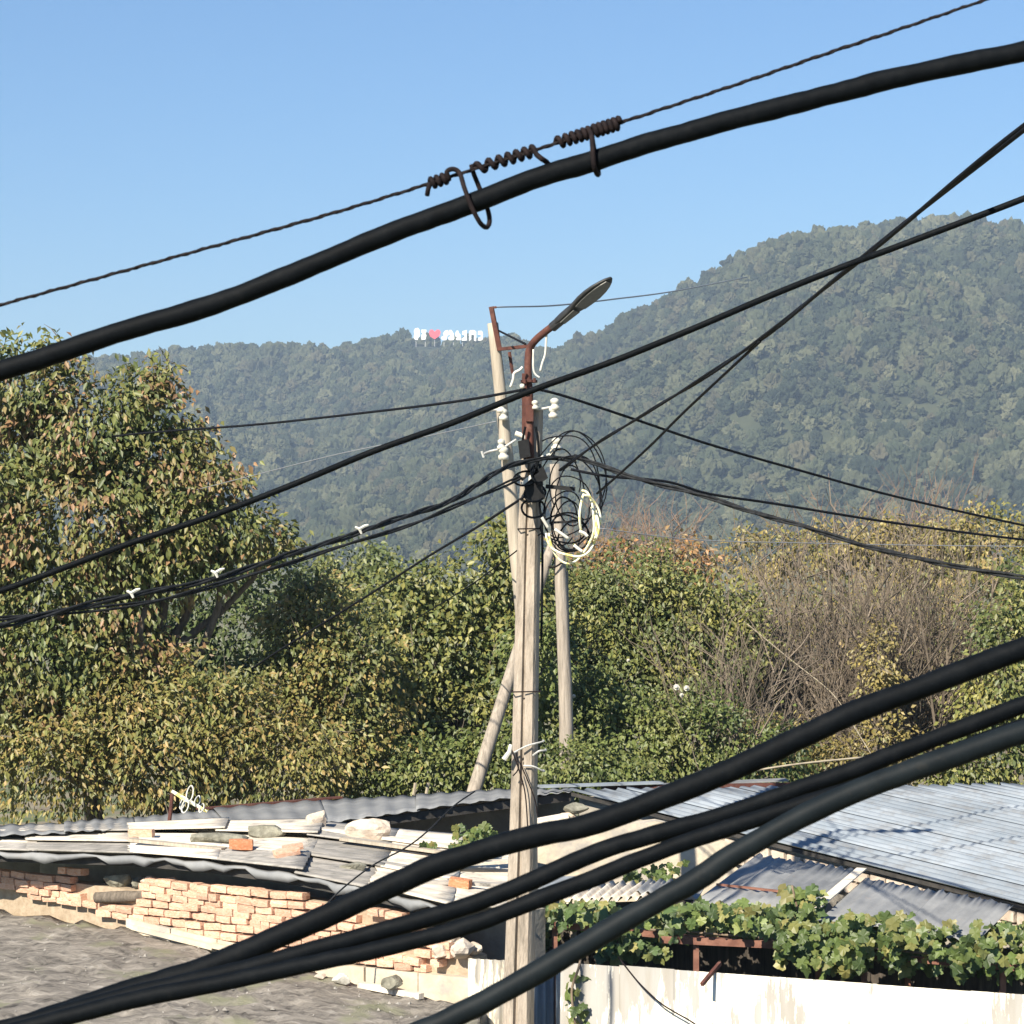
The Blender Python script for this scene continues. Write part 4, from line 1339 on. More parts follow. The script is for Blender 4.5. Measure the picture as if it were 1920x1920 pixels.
def vine_leaf_mesh(k):
    """five-lobed grape leaf, about one unit long"""
    random.seed(100 + k)
    out = [(0.0, 0.0), (-0.14, 0.26), (0.04, 0.46), (0.20, 0.42), (0.36, 0.56), (0.50, 0.42), (0.60, 0.32), (0.78, 0.24), (1.0, 0.0)]
    ring = out + [(x, -y) for (x, y) in reversed(out[1:-1])]
    v = [(0.35, 0, 0.02)]
    curl = random.uniform(0.1, 0.5)
    for (x, y) in ring:
        r = random.uniform(0.82, 1.14)
        v.append((x * r, y * r, -curl * (x - 0.35) ** 2 + 0.22 * abs(y) - 0.5 * y * y + random.uniform(-0.06, 0.06)))
    n = len(ring)
    f = [(0, 1 + i, 1 + (i + 1) % n) for i in range(n)]
    me = bpy.data.meshes.new('leaf')
    me.from_pydata(v, [], f)
    me.materials.append(M['vine'])
    return me


VL = [vine_leaf_mesh(k) for k in range(12)]


def place_leaf(parent, c, d, n, L, mesh):
    a = Vector(d).normalized()
    s = Vector(n).cross(a).normalized()
    u = a.cross(s)
    o = bpy.data.objects.new('leaf', mesh)
    COL.objects.link(o)
    o.parent = parent
    o.matrix_parent_inverse = Matrix.Translation(-Vector(parent.location))
    o.matrix_basis = Matrix(((a.x * L, s.x * L, u.x * L, c[0]), (a.y * L, s.y * L, u.y * L, c[1]), (a.z * L, s.z * L, u.z * L, c[2]), (0, 0, 0, 1)))
    return o


def vine(name, label, spots, n_single, n_rest, L=(0.10, 0.17), stems=()):
    L = (L[0] * 0.68, L[1] * 0.76)
    """spots: (x, y, sx, sy, Y, sY, weight)"""
    foot = P(spots[0][0], spots[0][1], spots[0][4])
    foot.z = 0
    root = empty(name, foot, label, 'vine')
    mb = MB()
    for st in stems: mb.tube(spline([P(*q) for q in st], 6), 0.012, 5)
    if stems: mb.build('stem', M['vinestem'], root, smooth=True)
    w = np.array([s[6] for s in spots], float)
    w /= w.sum()
    tot = n_single + n_rest
    ch_ = rng.choice(len(spots), tot, p=w)
    pos = []
    for i in ch_:
        x, y, sx, sy, Y, sY, _ = spots[i]
        u1, u2, u3 = rng.uniform(-1, 1, 3)
        pos.append(P(x + sx * u1, y + sy * u2, Y + sY * u3 + 0.25 * abs(u2)))
    pos.sort(key=lambda p: p.y)
    rest = MB()
    for i, p in enumerate(pos):
        d = Vector((random.gauss(0, 0.5), -0.25 + random.gauss(0, 0.3), -0.75 + random.gauss(0, 0.35)))
        n = Vector((-0.15 + random.gauss(0, 0.4), -0.75 + random.gauss(0, 0.35), 0.55 + random.gauss(0, 0.35)))
        Lf = random.uniform(*L)
        if i < n_single:
            place_leaf(root, p, d, n, Lf, VL[i % 12])
        else:
            a = d.normalized()
            s = n.cross(a).normalized()
            u = a.cross(s)
            me = VL[i % 12]
            bsn = len(rest.v)
            rest.v += [tuple(p + (a * v.co.x + s * v.co.y + u * v.co.z) * Lf) for v in me.vertices]
            rest.f += [tuple(bsn + q for q in pl_.vertices) for pl_ in me.polygons]
    if n_rest:
        me = bpy.data.meshes.new('foliage')
        me.from_pydata(rest.v, [], rest.f)
        ca = me.color_attributes.new('leafcol', 'FLOAT_COLOR', 'POINT')
        nl = len(me.vertices) // 17
        cc = pal_pick(VP, rng.uniform(0, 1, nl), 0.3)
        c4 = np.ones((nl, 4), np.float32)
        c4[:, :3] = cc
        ca.data.foreach_set('color', np.repeat(c4, 17, axis=0).ravel())
        o = link('foliage', me, M['leaf'], root)
        o['kind'] = 'stuff'
    return root


random.seed(77)
vine('grape_vine', 'broad grape vine with lobed leaves sprawling over the rusty trellis',
     [(1090, 1712, 60, 22, 24.3, 0.5, 0.7), (1200, 1728, 80, 30, 24.2, 0.6, 1.0), (1340, 1718, 80, 26, 24.0, 0.6, 1.0), (1450, 1724, 70, 28, 23.8, 0.5, 0.9), (1510, 1700, 40, 40, 23.9, 0.4, 0.6), (1545, 1765, 90, 35, 23.4, 0.3, 1.3),
      (1640, 1755, 70, 45, 23.4, 0.4, 1.1), (1760, 1770, 100, 45, 23.3, 0.4, 1.0), (1880, 1780, 90, 50, 23.2, 0.4, 1.0), (1190, 1770, 70, 24, 23.9, 0.2, 0.5), (1560, 1800, 60, 22, 23.2, 0.2, 0.3), (1250, 1715, 150, 14, 24.8, 0.5, 1.0), (1500, 1725, 150, 16, 24.5, 0.5, 1.0), (1780, 1745, 150, 16, 24.2, 0.5, 1.0)], 300, 1500, stems=[[(1040, 1736, 24.2), (1250, 1745, 24.0), (1500, 1765, 23.7), (1760, 1790, 23.4)], [(1480, 1800, 24.0), (1500, 1740, 23.9), (1485, 1660, 23.9)]])
vine('hanging_vine', 'vine shoot hanging down over the white fence right of the pole',
     [(1085, 1822, 22, 14, 22.85, 0.05, 0.8), (1070, 1850, 16, 20, 22.85, 0.04, 1), (1082, 1885, 22, 20, 22.84, 0.04, 1.1), (1078, 1920, 24, 22, 22.84, 0.04, 1.2), (1080, 1960, 24, 22, 22.84, 0.04, 1)], 34, 0, (0.11, 0.15), [[(1090, 1790, 23.2), (1085, 1815, 22.9), (1072, 1860, 22.88), (1080, 1930, 22.88)]])
vine('creeper', 'small leafy creeper on the plaster wall above the canopy',
     [(1210, 1640, 40, 16, 27.2, 0.3, 1), (1255, 1636, 30, 20, 27.0, 0.3, 1), (1190, 1655, 30, 10, 26.8, 0.2, 0.5)], 70, 0, (0.08, 0.13))
vine('roof_creeper', 'small leafy green creeper on the roof just left of the concrete pole',
     [(885, 1560, 34, 16, 25.6, 0.25, 1), (870, 1580, 28, 12, 25.4, 0.2, 0.8), (905, 1556, 20, 12, 25.8, 0.2, 0.6), (800, 1578, 14, 6, 26.0, 0.1, 0.25)], 70, 0, (0.08, 0.14))
vine('gap_creeper', 'dull creeper in the dark gap right of the concrete pole, below the canopy',
     [(1030, 1740, 18, 40, 25.0, 0.3, 1), (1040, 1700, 25, 25, 25.3, 0.3, 1)], 50, 0, (0.08, 0.13))

# small antenna on a rusty rod
an = empty('tv_antenna', P(318, 1550, 28.6), 'small tv antenna of white loops on a yellow boom on a rusty rod', 'antenna')
AY = 28.4
MB().tube([P(316, 1552, AY), P(320, 1520, AY), P(323, 1488, AY)], 0.022, 7).build('rod', M['rust'], an)
MB().tube([P(322, 1483, AY), P(345, 1497, AY), P(372, 1512, AY), P(388, 1522, AY)], [0.018, 0.024, 0.02, 0.016], 6).build('boom', M['yellow'], an)
for (cx, cy, rx, ry, dy) in [(356, 1488, 6, 13, 0), (347, 1512, 6, 10, -0.1), (342, 1507, 4, 8, 0.15), (370, 1502, 5, 8, 0.1), (378, 1515, 4, 6, 0)]:
    c = P(cx, cy, AY + dy)
    k = AY / F
    MB().tube([c + Vector((math.cos(a) * rx * k, math.sin(a) * 0.12, math.sin(a) * ry * k)) for a in [2 * math.pi * q / 16 for q in range(17)]], 0.008, 5, False).build('loop', M['whitecord'], an)

# ------------------------------------------------------------------ poles
def ribbed_pole(name, label, ctrl, w, mname, depthf=0.9, groove=0.34, turn=R(-15)):
    """trapezoid precast pole with a groove down the face"""
    foot = Vector(ctrl[0])
    root = empty(name, foot, label, 'pole')
    pts = spline(ctrl, 10)
    rings = []
    n = len(pts)
    for i, p in enumerate(pts):
        t = i / (n - 1)
        a = (w[0] + (w[1] - w[0]) * t) / 2
        d = a * depthf
        g_ = a * groove
        prof = [(-a, -d * 0.55), (-a * 0.86, -d), (-a * 0.16, -d), (-a * 0.07, -d + g_), (a * 0.09, -d + g_), (a * 0.18, -d), (a * 0.84, -d), (a, -d * 0.6), (a * 0.92, d), (-a * 0.92, d)]
        ca, sa = math.cos(turn), math.sin(turn)
        rings.append([p + Vector((x * ca - y * sa, x * sa + y * ca, 0)) for x, y in prof])
    MB().loft(rings).build('shaft', M[mname], root)
    return root


AYp = 22.7
pa = ribbed_pole('concrete_pole', 'main pale concrete utility pole carrying the street lamp', [Vector((P(972, 1900, AYp).x - 0.03, AYp, 0)), P(972, 1900, AYp), P(982, 1500, AYp), P(992, 1000, AYp), P(1001, 768, AYp)], (0.275, 0.145), 'concrete')
# straps and bands on the pole
for (y, x, w) in [(1296, 986, 0.235), (992, 994, 0.20)]:
    c = P(x, y, AYp)
    k = w / 2 + 0.006
    m1 = MB()
    ring = [c + Vector((sx * k, sy * k, sz)) for sx, sy, sz in ((-1, -1, 0.0), (1, -1, 0.004), (1, 1, 0), (-1, 1, 0), (-1, -1, 0.0))]
    m1.tube(ring, 0.006, 5)
    m1.build('wire_band', M['wirerust'], pa)
for (y, x, dx0, dx1, dz0, dz1) in [(1402, 985, -0.13, 0.15, -0.05, 0.06), (1410, 988, 0.05, 0.16, -0.02, 0.02), (1440, 986, -0.02, 0.15, 0.03, -0.02)]:
    c = P(x, y, AYp)
    MB().tube(spline([c + Vector((dx0, -0.13, dz0)), c + Vector(((dx0 + dx1) / 2, -0.15, (dz0 + dz1) / 2 + 0.02)), c + Vector((dx1, -0.10, dz1)), c + Vector((dx1, 0.05, dz1))], 4), 0.008, 5).build('tie_wire', M['galv'], pa)
for pts_ in ([(956, 1400), (963, 1415), (975, 1450), (985, 1490), (990, 1560)], [(975, 1430), (990, 1465), (1003, 1500), (1008, 1530)], [(968, 1412), (972, 1440), (962, 1455)]):
    MB().tube(spline([P(x, y, AYp - 0.16) for x, y in pts_], 5), 0.006, 5).build('loose_wire', M['wirerust'], pa)
MB().tube([P(958, 1396, AYp - 0.15), P(955, 1410, AYp - 0.16), P(945, 1424, AYp - 0.16)], [0.016, 0.02, 0.024], 7).build('wire_knot', M['whitecord'], pa)

# wooden pole behind, leaning
BY = 25.2
pb = empty('wooden_pole', P(985, 1500, BY) - Vector((0, 0, 3.6)), 'crooked pale wooden pole leaning left behind the concrete pole', 'pole')
f0 = P(990, 1500, BY)
bp_ = [Vector((f0.x + 0.02, BY, 0)), P(990, 1500, BY), P(984, 1200, BY), P(966, 1010, BY), P(950, 850, BY), P(924, 606, BY)]
MB().tube(spline(bp_, 8), [0.095 - 0.042 * i / 40 for i in range(41)], 12).build('shaft', M['woodlight'], pb, smooth=True)
# iron head of the wooden pole
m1 = MB()
m1.bar(P(921, 575, BY - 0.06), P(937, 657, BY - 0.06), 0.05, 0.012, (0, 1, 0))
m1.bar(P(923, 577, BY - 0.06), P(940, 655, BY - 0.06), 0.012, 0.05, (0, 1, 0))
m1.bar(P(921, 577, BY - 0.06), P(931, 576, BY - 0.06), 0.02, 0.02)
m1.build('iron_head', M['rust'], pb)
MB().bar(P(935, 655, BY - 0.06), P(990, 649, BY - 0.5), 0.03, 0.03).build('cross_bar', M['rust'], pb)
MB().tube([P(955, 660, BY), P(958, 680, BY), P(961, 700, BY)], 0.018, 6).build('pin', M['rust'], pb)
# right-hand pole and its brace
CY = 33.0
pc = empty('timber_pole', P(1058, 1385, CY) - Vector((0, 0, 4.1)), 'thinner grey timber pole standing right of the concrete pole, with a slanting brace', 'pole')
cp_ = [Vector((P(1062, 1385, CY).x, CY, 0)), P(1062, 1400, CY), P(1056, 1200, CY), P(1048, 1020, CY), P(1040, 870, CY)]
MB().tube(spline(cp_, 8), [0.098 - 0.035 * i / 32 for i in range(33)], 12).build('shaft', M['wood'], pc, smooth=True)
MB().bar(P(1064, 1330, CY + 0.07), P(1059, 1070, CY + 0.07), 0.085, 0.075, (0, 1, 0)).build('side_splint', M['wood'], pc)
MB().tube([P(1040, 1005, CY), P(1026, 1050, CY - 0.1), P(965, 1240, CY), P(893, 1470, CY - 0.4), P(820, 1700, CY - 0.6)], [0.05, 0.065, 0.078, 0.088, 0.092], 10).build('brace', M['wood'], pc, smooth=True)
m1 = MB()
m1.tube(spline([P(1016, 1057, CY - 0.12), P(1036, 1064, CY - 0.14), P(1052, 1056, CY - 0.1), P(1058, 1050, CY)], 4), 0.012, 5)
m1.build('wire_lashing', M['wirerust'], pc)

# insulators on iron hooks
def insulator(x, y, Y, parent, s=1.0, hook=None, down=False):
    c = P(x, y, Y)
    ax = (0, 0, -1) if down else (0, 0, 1)
    ins = MB().lathe(c - Vector((0, 0, 0.05 * s)), (0, 0, 1), [(0.030 * s, 0), (0.045 * s, 0.004), (0.045 * s, 0.035 * s), (0.030 * s, 0.045 * s), (0.028 * s, 0.06 * s), (0.040 * s, 0.068 * s), (0.040 * s, 0.095 * s), (0.02 * s, 0.11 * s), (0.004, 0.114 * s)], 14).build('insulator', M['porcelain'], parent, smooth=True)
    if hook:
        MB().tube(spline([P(*h) for h in hook], 4), 0.012, 6).build('hook', M['galv'], ins, smooth=True)


AF = AYp - 0.10
insulator(1040, 759, AF, pa, 0.95, [(1005, 768, AF), (1020, 766, AF), (1035, 764, AF), (1038, 775, AF)])
insulator(1037, 774, AF, pa, 0.9)
insulator(1003, 760, AF - 0.05, pa, 0.7)
insulator(1043, 834, AF, pa, 1.0, [(1012, 858, AF), (1030, 852, AF), (1042, 845, AF)])
insulator(1036, 850, AF, pa, 0.6)
BF = BY - 0.12
insulator(940, 764, BF, pb, 1.0, [(908, 774, BF - 0.1), (925, 769, BF), (940, 768, BF)])
insulator(944, 778, BF, pb, 1.0)
insulator(940, 834, BF, pb, 0.9, [(905, 852, BF - 0.1), (920, 846, BF), (942, 840, BF), (968, 824, BF)])
insulator(944, 851, BF, pb, 1.15)
MB().tube([P(903, 846, BF - 0.1), P(907, 858, BF - 0.1)], 0.012, 6).build('hook_end', M['galv'], pb)
MB().tube([P(966, 812, AF), P(982, 818, AF), P(992, 826, AF)], 0.022, 8).build('sleeve', M['porcelain'], pa, smooth=True)

# ------------------------------------------------------------------ street lamp
sl = empty('street_lamp', P(992, 830, AYp - 0.12), 'dark LED street lamp on a rusty red bent arm at the pole top', 'lamp')
LY = AYp - 0.11
arm = spline([P(993, 860, LY), P(992, 790, LY), P(991, 720, LY), P(990, 680, LY), P(993, 655, LY), P(1004, 638, LY - 0.05), P(1025, 620, LY - 0.12), P(1056, 597, LY - 0.22)], 6)
MB().tube(arm, [0.038] * 12 + [0.032] * (len(arm) - 12), 12).build('arm', M['rust'], sl, smooth=True)
MB().bar(P(984, 700, LY), P(984, 850, LY), 0.05, 0.012, (0, 1, 0)).build('clamp_plate', M['rust'], sl)
MB().lathe(P(992, 715, LY) - Vector((0, 0, 0.012)), (0, 0, 1), [(0.04, 0), (0.075, 0.002), (0.075, 0.022), (0.04, 0.026)], 12).build('collar', M['rust'], sl)
for (x, y) in ((984, 714), (1002, 712)):
    MB().tube([P(x, y - 3, LY - 0.08), P(x, y + 5, LY - 0.08)], 0.014, 6).build('bolt', M['rust'], sl)
MB().bar(P(986, 775, LY - 0.03), P(1000, 775, LY - 0.03), 0.06, 0.14).build('clamp_block', M['rust'], sl)
h0, h1 = P(1046, 605, LY - 0.20), P(1146, 521, LY - 0.55)
ax_ = (h1 - h0)
HL = ax_.length
ax_.normalize()
upl = Vector((-0.62, 0, 0.78))
upl = (upl - ax_ * upl.dot(ax_)).normalized()
sid = ax_.cross(upl).normalized()
if sid.y < 0: sid = -sid
th = R(30)
tn = (upl * math.cos(th) + sid * math.sin(th)).normalized()      # top of the housing
sd = ax_.cross(tn).normalized()
wprof = [(0.0, 0.050, 0.045), (0.10, 0.058, 0.05), (0.22, 0.062, 0.05), (0.30, 0.072, 0.045), (0.40, 0.100, 0.042), (0.52, 0.124, 0.04), (0.64, 0.130, 0.036), (0.76, 0.118, 0.032), (0.86, 0.092, 0.028), (0.94, 0.058, 0.022), (1.0, 0.018, 0.012)]
rings, lens = [], []
wprof = [(t, w * 0.84, h) for (t, w, h) in wprof]
for (t, w, h) in wprof:
    c = h0 + ax_ * HL * t
    rings.append([c + sd * w * cx + tn * h * cz for cx, cz in ((-1, -0.35), (-0.82, -0.5), (0.82, -0.5), (1, -0.35), (0.95, 0.25), (0.6, 0.8), (0, 1.0), (-0.6, 0.8), (-0.95, 0.25))])
housing = MB().loft(rings).build('housing', M['lampbody'], sl, smooth=True)
lp = []
for (t, w, h) in [q for q in wprof if 0.36 < q[0] < 0.96]:
    lp.append((t, w * 0.72, h))
poly = [h0 + ax_ * HL * t + sd * w - tn * (h * 0.5 + 0.004) for t, w, h in lp] + [h0 + ax_ * HL * t - sd * w - tn * (h * 0.5 + 0.004) for t, w, h in reversed(lp)]
MB().prism(poly, -tn * 0.008).build('lens', M['lamplens'], housing)
poly = [h0 + ax_ * HL * t + sd * w - tn * 0.029 for t, w in ((0.06, 0.03), (0.33, 0.042))] + [h0 + ax_ * HL * t - sd * w - tn * 0.029 for t, w in ((0.33, 0.042), (0.06, 0.03))]
MB().prism(poly, -tn * 0.008).build('gear_cover', M['lamplens'], housing)
MB().tube([h0 - ax_ * 0.07, h0 + ax_ * 0.05], 0.043, 10).build('spigot', M['lampbody'], sl)
for pts_, r, lb in [([(1025, 619), (1024, 640), (1022, 665), (1017, 680), (1013, 696)], 0.011, 'white cord hanging from the lamp arm'),
                    ([(980, 688), (974, 694), (964, 700), (962, 712), (957, 726)], 0.013, 'white cord tied left of the lamp post'),
                    ([(1000, 655), (1000, 690), (1004, 702), (1012, 708)], 0.009, 'white cord running down the right of the lamp post')]:
    tag(MB().tube(spline([P(x, y, LY - 0.1) for x, y in pts_], 5), r, 6).build('white_cord', M['whitecord'], smooth=True), lb, 'cord', 'white cords on the lamp')
tag(MB().lathe(P(979, 724, LY - 0.1) - Vector((0, 0, 0.02)), (0, 0, 1), [(0.012, 0), (0.022, 0.01), (0.022, 0.03), (0.012, 0.04)], 10).build('pulley_insulator', M['porcelain'], smooth=True), 'tiny white insulator knob left of the lamp post', 'insulator')

# ------------------------------------------------------------------ cables on the pole
def cable(label, ctrl, r, m='thin', name='cable', n=7, grp='cables strung from the poles', cat='cable', seg=8):
    pts = spline([P(*c) for c in ctrl], seg * 2 if n > 12 else seg)
    rr = r if not hasattr(r, '__len__') else [r[0] + (r[1] - r[0]) * i / (len(pts) - 1) for i in range(len(pts))]
    if n > 12:
        # heavy cable: slight kinks and an uneven jacket
        ph = random.uniform(0, 9)
        pts = [p + Vector((0, 0, 1)) * (r * 0.06 * mnoise.noise(Vector((p.x * 16 + ph, ph, 0))) + r * 0.05 * mnoise.noise(Vector((p.x * 60 + ph, ph, 1)))) for p in pts]
        rr = [r * (1 + 0.07 * mnoise.noise(Vector((p.x * 22, ph, 3))) + 0.03 * mnoise.noise(Vector((p.x * 90, ph, 4)))) for p in pts]
    return tag(MB().tube(pts, rr, n).build(name, M[m], smooth=True), label, cat, grp)


def bundle(label, ctrl, strands, off, pitch, r, m='twist', name='cable_bundle', grp='cables strung from the poles'):
    pts = spline([P(*c) for c in ctrl], 16)
    root = empty(name, pts[0], label, 'cable', grp)
    dist = [0.0]
    for i in range(1, len(pts)): dist.append(dist[-1] + (pts[i] - pts[i - 1]).length)
    for k in range(strands):
        q = []
        ph0 = 2 * math.pi * k / strands
        for i, p in enumerate(pts):
            t = (pts[min(i + 1, len(pts) - 1)] - pts[max(i - 1, 0)]).normalized()
            u = t.cross(Vector((0, 0, 1))).normalized()
            w = u.cross(t)
            wob = off * (1 + 0.5 * math.sin(dist[i] * 0.9 + k * 1.9))
            a = dist[i] / pitch * 2 * math.pi + ph0
            q.append(p + (u * math.cos(a) + w * math.sin(a)) * wob)
        MB().tube(q, r, 6).build('strand', M[m], root, smooth=True)
    return root


PJ = (1000, 888, AYp - 0.15)
cable('thick dark cable crossing in front of the concrete pole from lower left to upper right', [(-260, 1190, 9.5), (0, 1108, 9.4), (240, 1020, 9.3), (400, 966, 9.3), (560, 904, 9.3), (700, 846, 9.2), (850, 792, 9.2), (1000, 731, 9.1), (1150, 677, 9.1), (1300, 616, 9.0), (1450, 552, 9.0), (1580, 500, 9.0), (1680, 463, 8.9), (1920, 372, 8.8), (2150, 280, 8.7)], 0.0115, 'cable')
bundle('steep twin cable dropping from the upper right corner to the pole clamp', [(2150, 70, 6.8), (1920, 240, 8.0), (1680, 432, 10.0), (1590, 505, 11.0), (1420, 640, 13.5), (1300, 720, 15.5), (1190, 788, 18.0), (1110, 838, 20.5), (1050, 882, 22.3)], 2, 0.0045, 4.5, 0.0085, 'thin')
cable('thin branch cable leaving the steep twin cable towards the coil', [(1425, 640, 13.4), (1360, 700, 15.0), (1280, 775, 17.0), (1220, 835, 19.0), (1160, 890, 20.6), (1120, 925, 21.8)], (0.008, 0.011))
cable('thin wire from the lamp post to the upper left through the big tree', [(-200, 870, 38), (0, 845, 35), (240, 815, 32.0), (480, 796, 29.0), (700, 772, 26.5), (860, 752, 24.0), (985, 730, 22.5)], 0.013)
cable('thin wire from the lamp post sloping down to the right', [(1000, 728, 22.5), (1060, 743, 22.7), (1190, 786, 23.3), (1330, 833, 24.0), (1500, 882, 25.0), (1680, 931, 26.0), (1920, 985, 27.5), (2100, 1020, 28.5)], 0.0125)
bundle('twisted dark bundle from the pole to the left, the upper of two', [(-200, 1215, 16.0), (0, 1172, 16.8), (240, 1118, 17.6), (400, 1085, 18.2), (560, 1035, 19.0), (700, 988, 19.8), (830, 945, 20.8), (900, 905, 21.6), (960, 872, 22.2), (1030, 858, 22.5), (1080, 862, 22.6)], 3, 0.013, 1.4, 0.0105)
bundle('grey-green twisted bundle from the pole to the left, the lower of two', [(-200, 1180, 16.6), (0, 1160, 17.2), (240, 1134, 17.9), (340, 1116, 18.3), (480, 1075, 19.0), (640, 1024, 19.8), (780, 980, 20.7), (880, 938, 21.6), (975, 895, 22.4)], 2, 0.011, 2.1, 0.010, 'twist')
cable('straight black cable from the pole down into the olive shrub', [(985, 930, 22.5), (900, 985, 24.0), (800, 1045, 26.5), (700, 1110, 29.5), (600, 1172, 31.5), (520, 1222, 32.8), (460, 1262, 33.8)], (0.012, 0.014))
cable('thin short cable from the pole band down behind the yellow-green tree', [(1015, 1000, 22.5), (975, 1028, 23.5), (900, 1085, 27.0), (830, 1130, 31.5), (780, 1160, 36.0)], (0.006, 0.008))
bundle('twisted dark bundle from the coil down to the right', [(1075, 856, 22.5), (1140, 878, 22.2), (1200, 898, 22.0), (1300, 925, 21.6), (1400, 957, 21.2), (1500, 984, 20.8), (1600, 1018, 20.4), (1680, 1038, 20.0), (1920, 1085, 19.2), (2150, 1120, 18.5)], 3, 0.012, 1.3, 0.0105)
cable('thin cable right of the pole just above the twisted bundle', [(1070, 880, 22.4), (1140, 893, 22.4), (1250, 903, 22.6), (1330, 926, 22.9), (1450, 944, 23.4), (1680, 981, 24.4), (1920, 1012, 25.5), (2100, 1030, 26.4)], 0.012)
cable('hair-thin wire from the iron head of the wooden pole across the sky', [(930, 576, BY), (1050, 572, 40), (1150, 561, 60), (1270, 545, 90), (1400, 520, 130)], (0.007, 0.03), 'greywire')
cable('short stay wire from the iron head to the lamp arm', [(935, 620, BY - 0.06), (955, 630, 24.3), (985, 645, 22.7)], 0.010, 'thin')
cable('hair-thin pale wire on the left running towards the wooden pole', [(240, 950, 34), (330, 928, 33), (480, 890, 31.0), (640, 850, 29.0), (800, 818, 27.5), (930, 790, BY)], 0.005, 'greywire')
cable('hair-thin pale wire stretched level across the right-hand trees', [(1120, 990, 33), (1300, 1012, 34), (1500, 1018, 35), (1700, 1022, 36), (1950, 1025, 37)], 0.006, 'greywire')
cable('drooping grey wire from the shed roof to the brick wall left of the pole', [(890, 1484, 26.6), (850, 1512, 25.5), (800, 1560, 24.6), (760, 1590, 24.2), (700, 1622, 23.9), (640, 1668, 23.4), (600, 1710, 23.2), (560, 1760, 23.0)], 0.008, 'twist')
cable('thin dark wire sagging down the front of the white fence', [(1160, 1795, 23.0), (1175, 1815, 22.70), (1200, 1845, 22.62), (1235, 1878, 22.55), (1262, 1896, 22.5), (1300, 1918, 22.42), (1340, 1950, 22.34)], 0.007, 'wirerust')
b = MB().bar(P(1350, 1806, 22.5), P(1316, 1846, 22.25), 0.03, 0.03)
tag(b.build('iron_stub', M['rust']), 'short dark iron stub sticking out over the white fence top', 'stub')

# splice knots (white tape) on the left bundles
for (x, y, Y, lb) in [(674, 992, 19.6, 'pale tape knot on the left bundle, nearest to the pole'), (404, 1074, 18.2, 'pale tape knot on the left bundle, in front of the big tree'), (246, 1112, 17.5, 'pale tape knot on the left bundle, furthest from the pole')]:
    m1 = MB()
    m1.tube([P(x - 8, y - 4, Y - 0.03), P(x, y, Y - 0.04), P(x + 10, y - 6, Y - 0.03), P(x + 17, y - 8, Y - 0.03)], [0.008, 0.014, 0.012, 0.006], 6)
    m1.tube([P(x, y, Y - 0.04), P(x + 4, y + 9, Y - 0.04)], [0.012, 0.008], 6)
    tag(m1.build('tape_knot', M['whitecord']), lb, 'tape', 'tape knots on the bundles')

# black junction clutter on the pole
jb = empty('junction_clutter', P(1000, 905, AYp - 0.2), 'black junction box and tangled clamps strapped to the pole front', 'junction box')
m1 = MB().obox(P(1001, 915, AYp - 0.22), Vector((0.075, 0, 0.02)), Vector((0, 0.05, 0)), Vector((-0.02, 0, 0.11)))
m1.build('box', M['blackbox'], jb)
m1 = MB().obox(P(1012, 893, AYp - 0.26), Vector((0.05, 0, 0.035)), Vector((0, 0.04, 0)), Vector((-0.02, 0, 0.05)))
m1.build('box', M['blackbox'], jb)
m1 = MB().obox(P(983, 842, AYp - 0.18), Vector((0.045, 0, 0.01)), Vector((0, 0.05, 0)), Vector((-0.01, 0, 0.075)))
m1.build('box', M['blackbox'], jb)
MB().bar(P(978, 908, AYp - 0.29), P(996, 893, AYp - 0.29), 0.05, 0.03).build('clamp', M['whitecord'], jb)
MB().bar(P(996, 893, AYp - 0.29), P(1010, 883, AYp - 0.29), 0.02, 0.02).build('clamp', M['galv'], jb)
random.seed(4)
for (cx, cy, rx, ry, tilt) in [(985, 897, 22, 14, 0.2), (1000, 953, 22, 18, 0.0), (1003, 925, 20, 16, 0.3), (1008, 888, 12, 18, 0.1)]:
    k = AYp / F
    c = P(cx, cy, AYp - 0.2)
    q = []
    for i in range(19):
        a = 2 * math.pi * i / 18
        x, z = math.cos(a) * rx * k, math.sin(a) * ry * k
        q.append(c + Vector((x * math.cos(tilt) - z * math.sin(tilt), 0.16 * math.sin(a + 0.7) - 0.02, x * math.sin(tilt) + z * math.cos(tilt))))
    MB().tube(q, 0.010, 6, False).build('wire_loop', M['cable'], jb, smooth=True)
for pts_ in ([(960, 905), (972, 895), (990, 900), (1008, 878)], [(970, 890), (985, 905), (1000, 925), (1018, 935)], [(1012, 870), (1016, 900), (1012, 945), (1016, 985), (1017, 1060), (1015, 1200)], [(1004, 800), (1008, 820), (1010, 860), (1004, 880)], [(985, 800), (980, 830), (985, 870)]):
    MB().tube(spline([P(x, y, AYp - 0.2) for x, y in pts_], 5), 0.012, 6).build('wire', M['cable'], jb, smooth=True)
MB().bar(P(1024, 912, AYp - 0.18), P(1078, 917, AYp - 0.25), 0.03, 0.035).build('bracket', M['blackbox'], jb)
MB().bar(P(1030, 980, AYp - 0.1), P(1080, 978, AYp - 0.15), 0.02, 0.02).build('bracket', M['blackbox'], jb)


def coil(label, loops, m, r, cat='cable coil', name='cable_coil'):
    root = empty(name, P(loops[0][0], loops[0][1], AYp - 0.15), label, cat, 'coils hung on the pole')
    k = AYp / F
    for (cx, cy, rx, ry, a0, a1, dy) in loops:
        c = P(cx, cy, AYp - 0.2 + dy)
        n = 28
        q = []
        ph = random.uniform(0, 6)
        for i in range(n + 1):
            a = R(a0 + (a1 - a0) * i / n)
            w = 1 + 0.10 * math.sin(2 * a + ph) + 0.06 * math.sin(3.4 * a + ph * 2)
            q.append(c + Vector((math.cos(a) * rx * k * w, 0.05 * math.sin(a * 2 + ph), math.sin(a) * ry * k * w)))
        MB().tube(q, r, 6).build('loop', M[m], root, smooth=True)
    return root


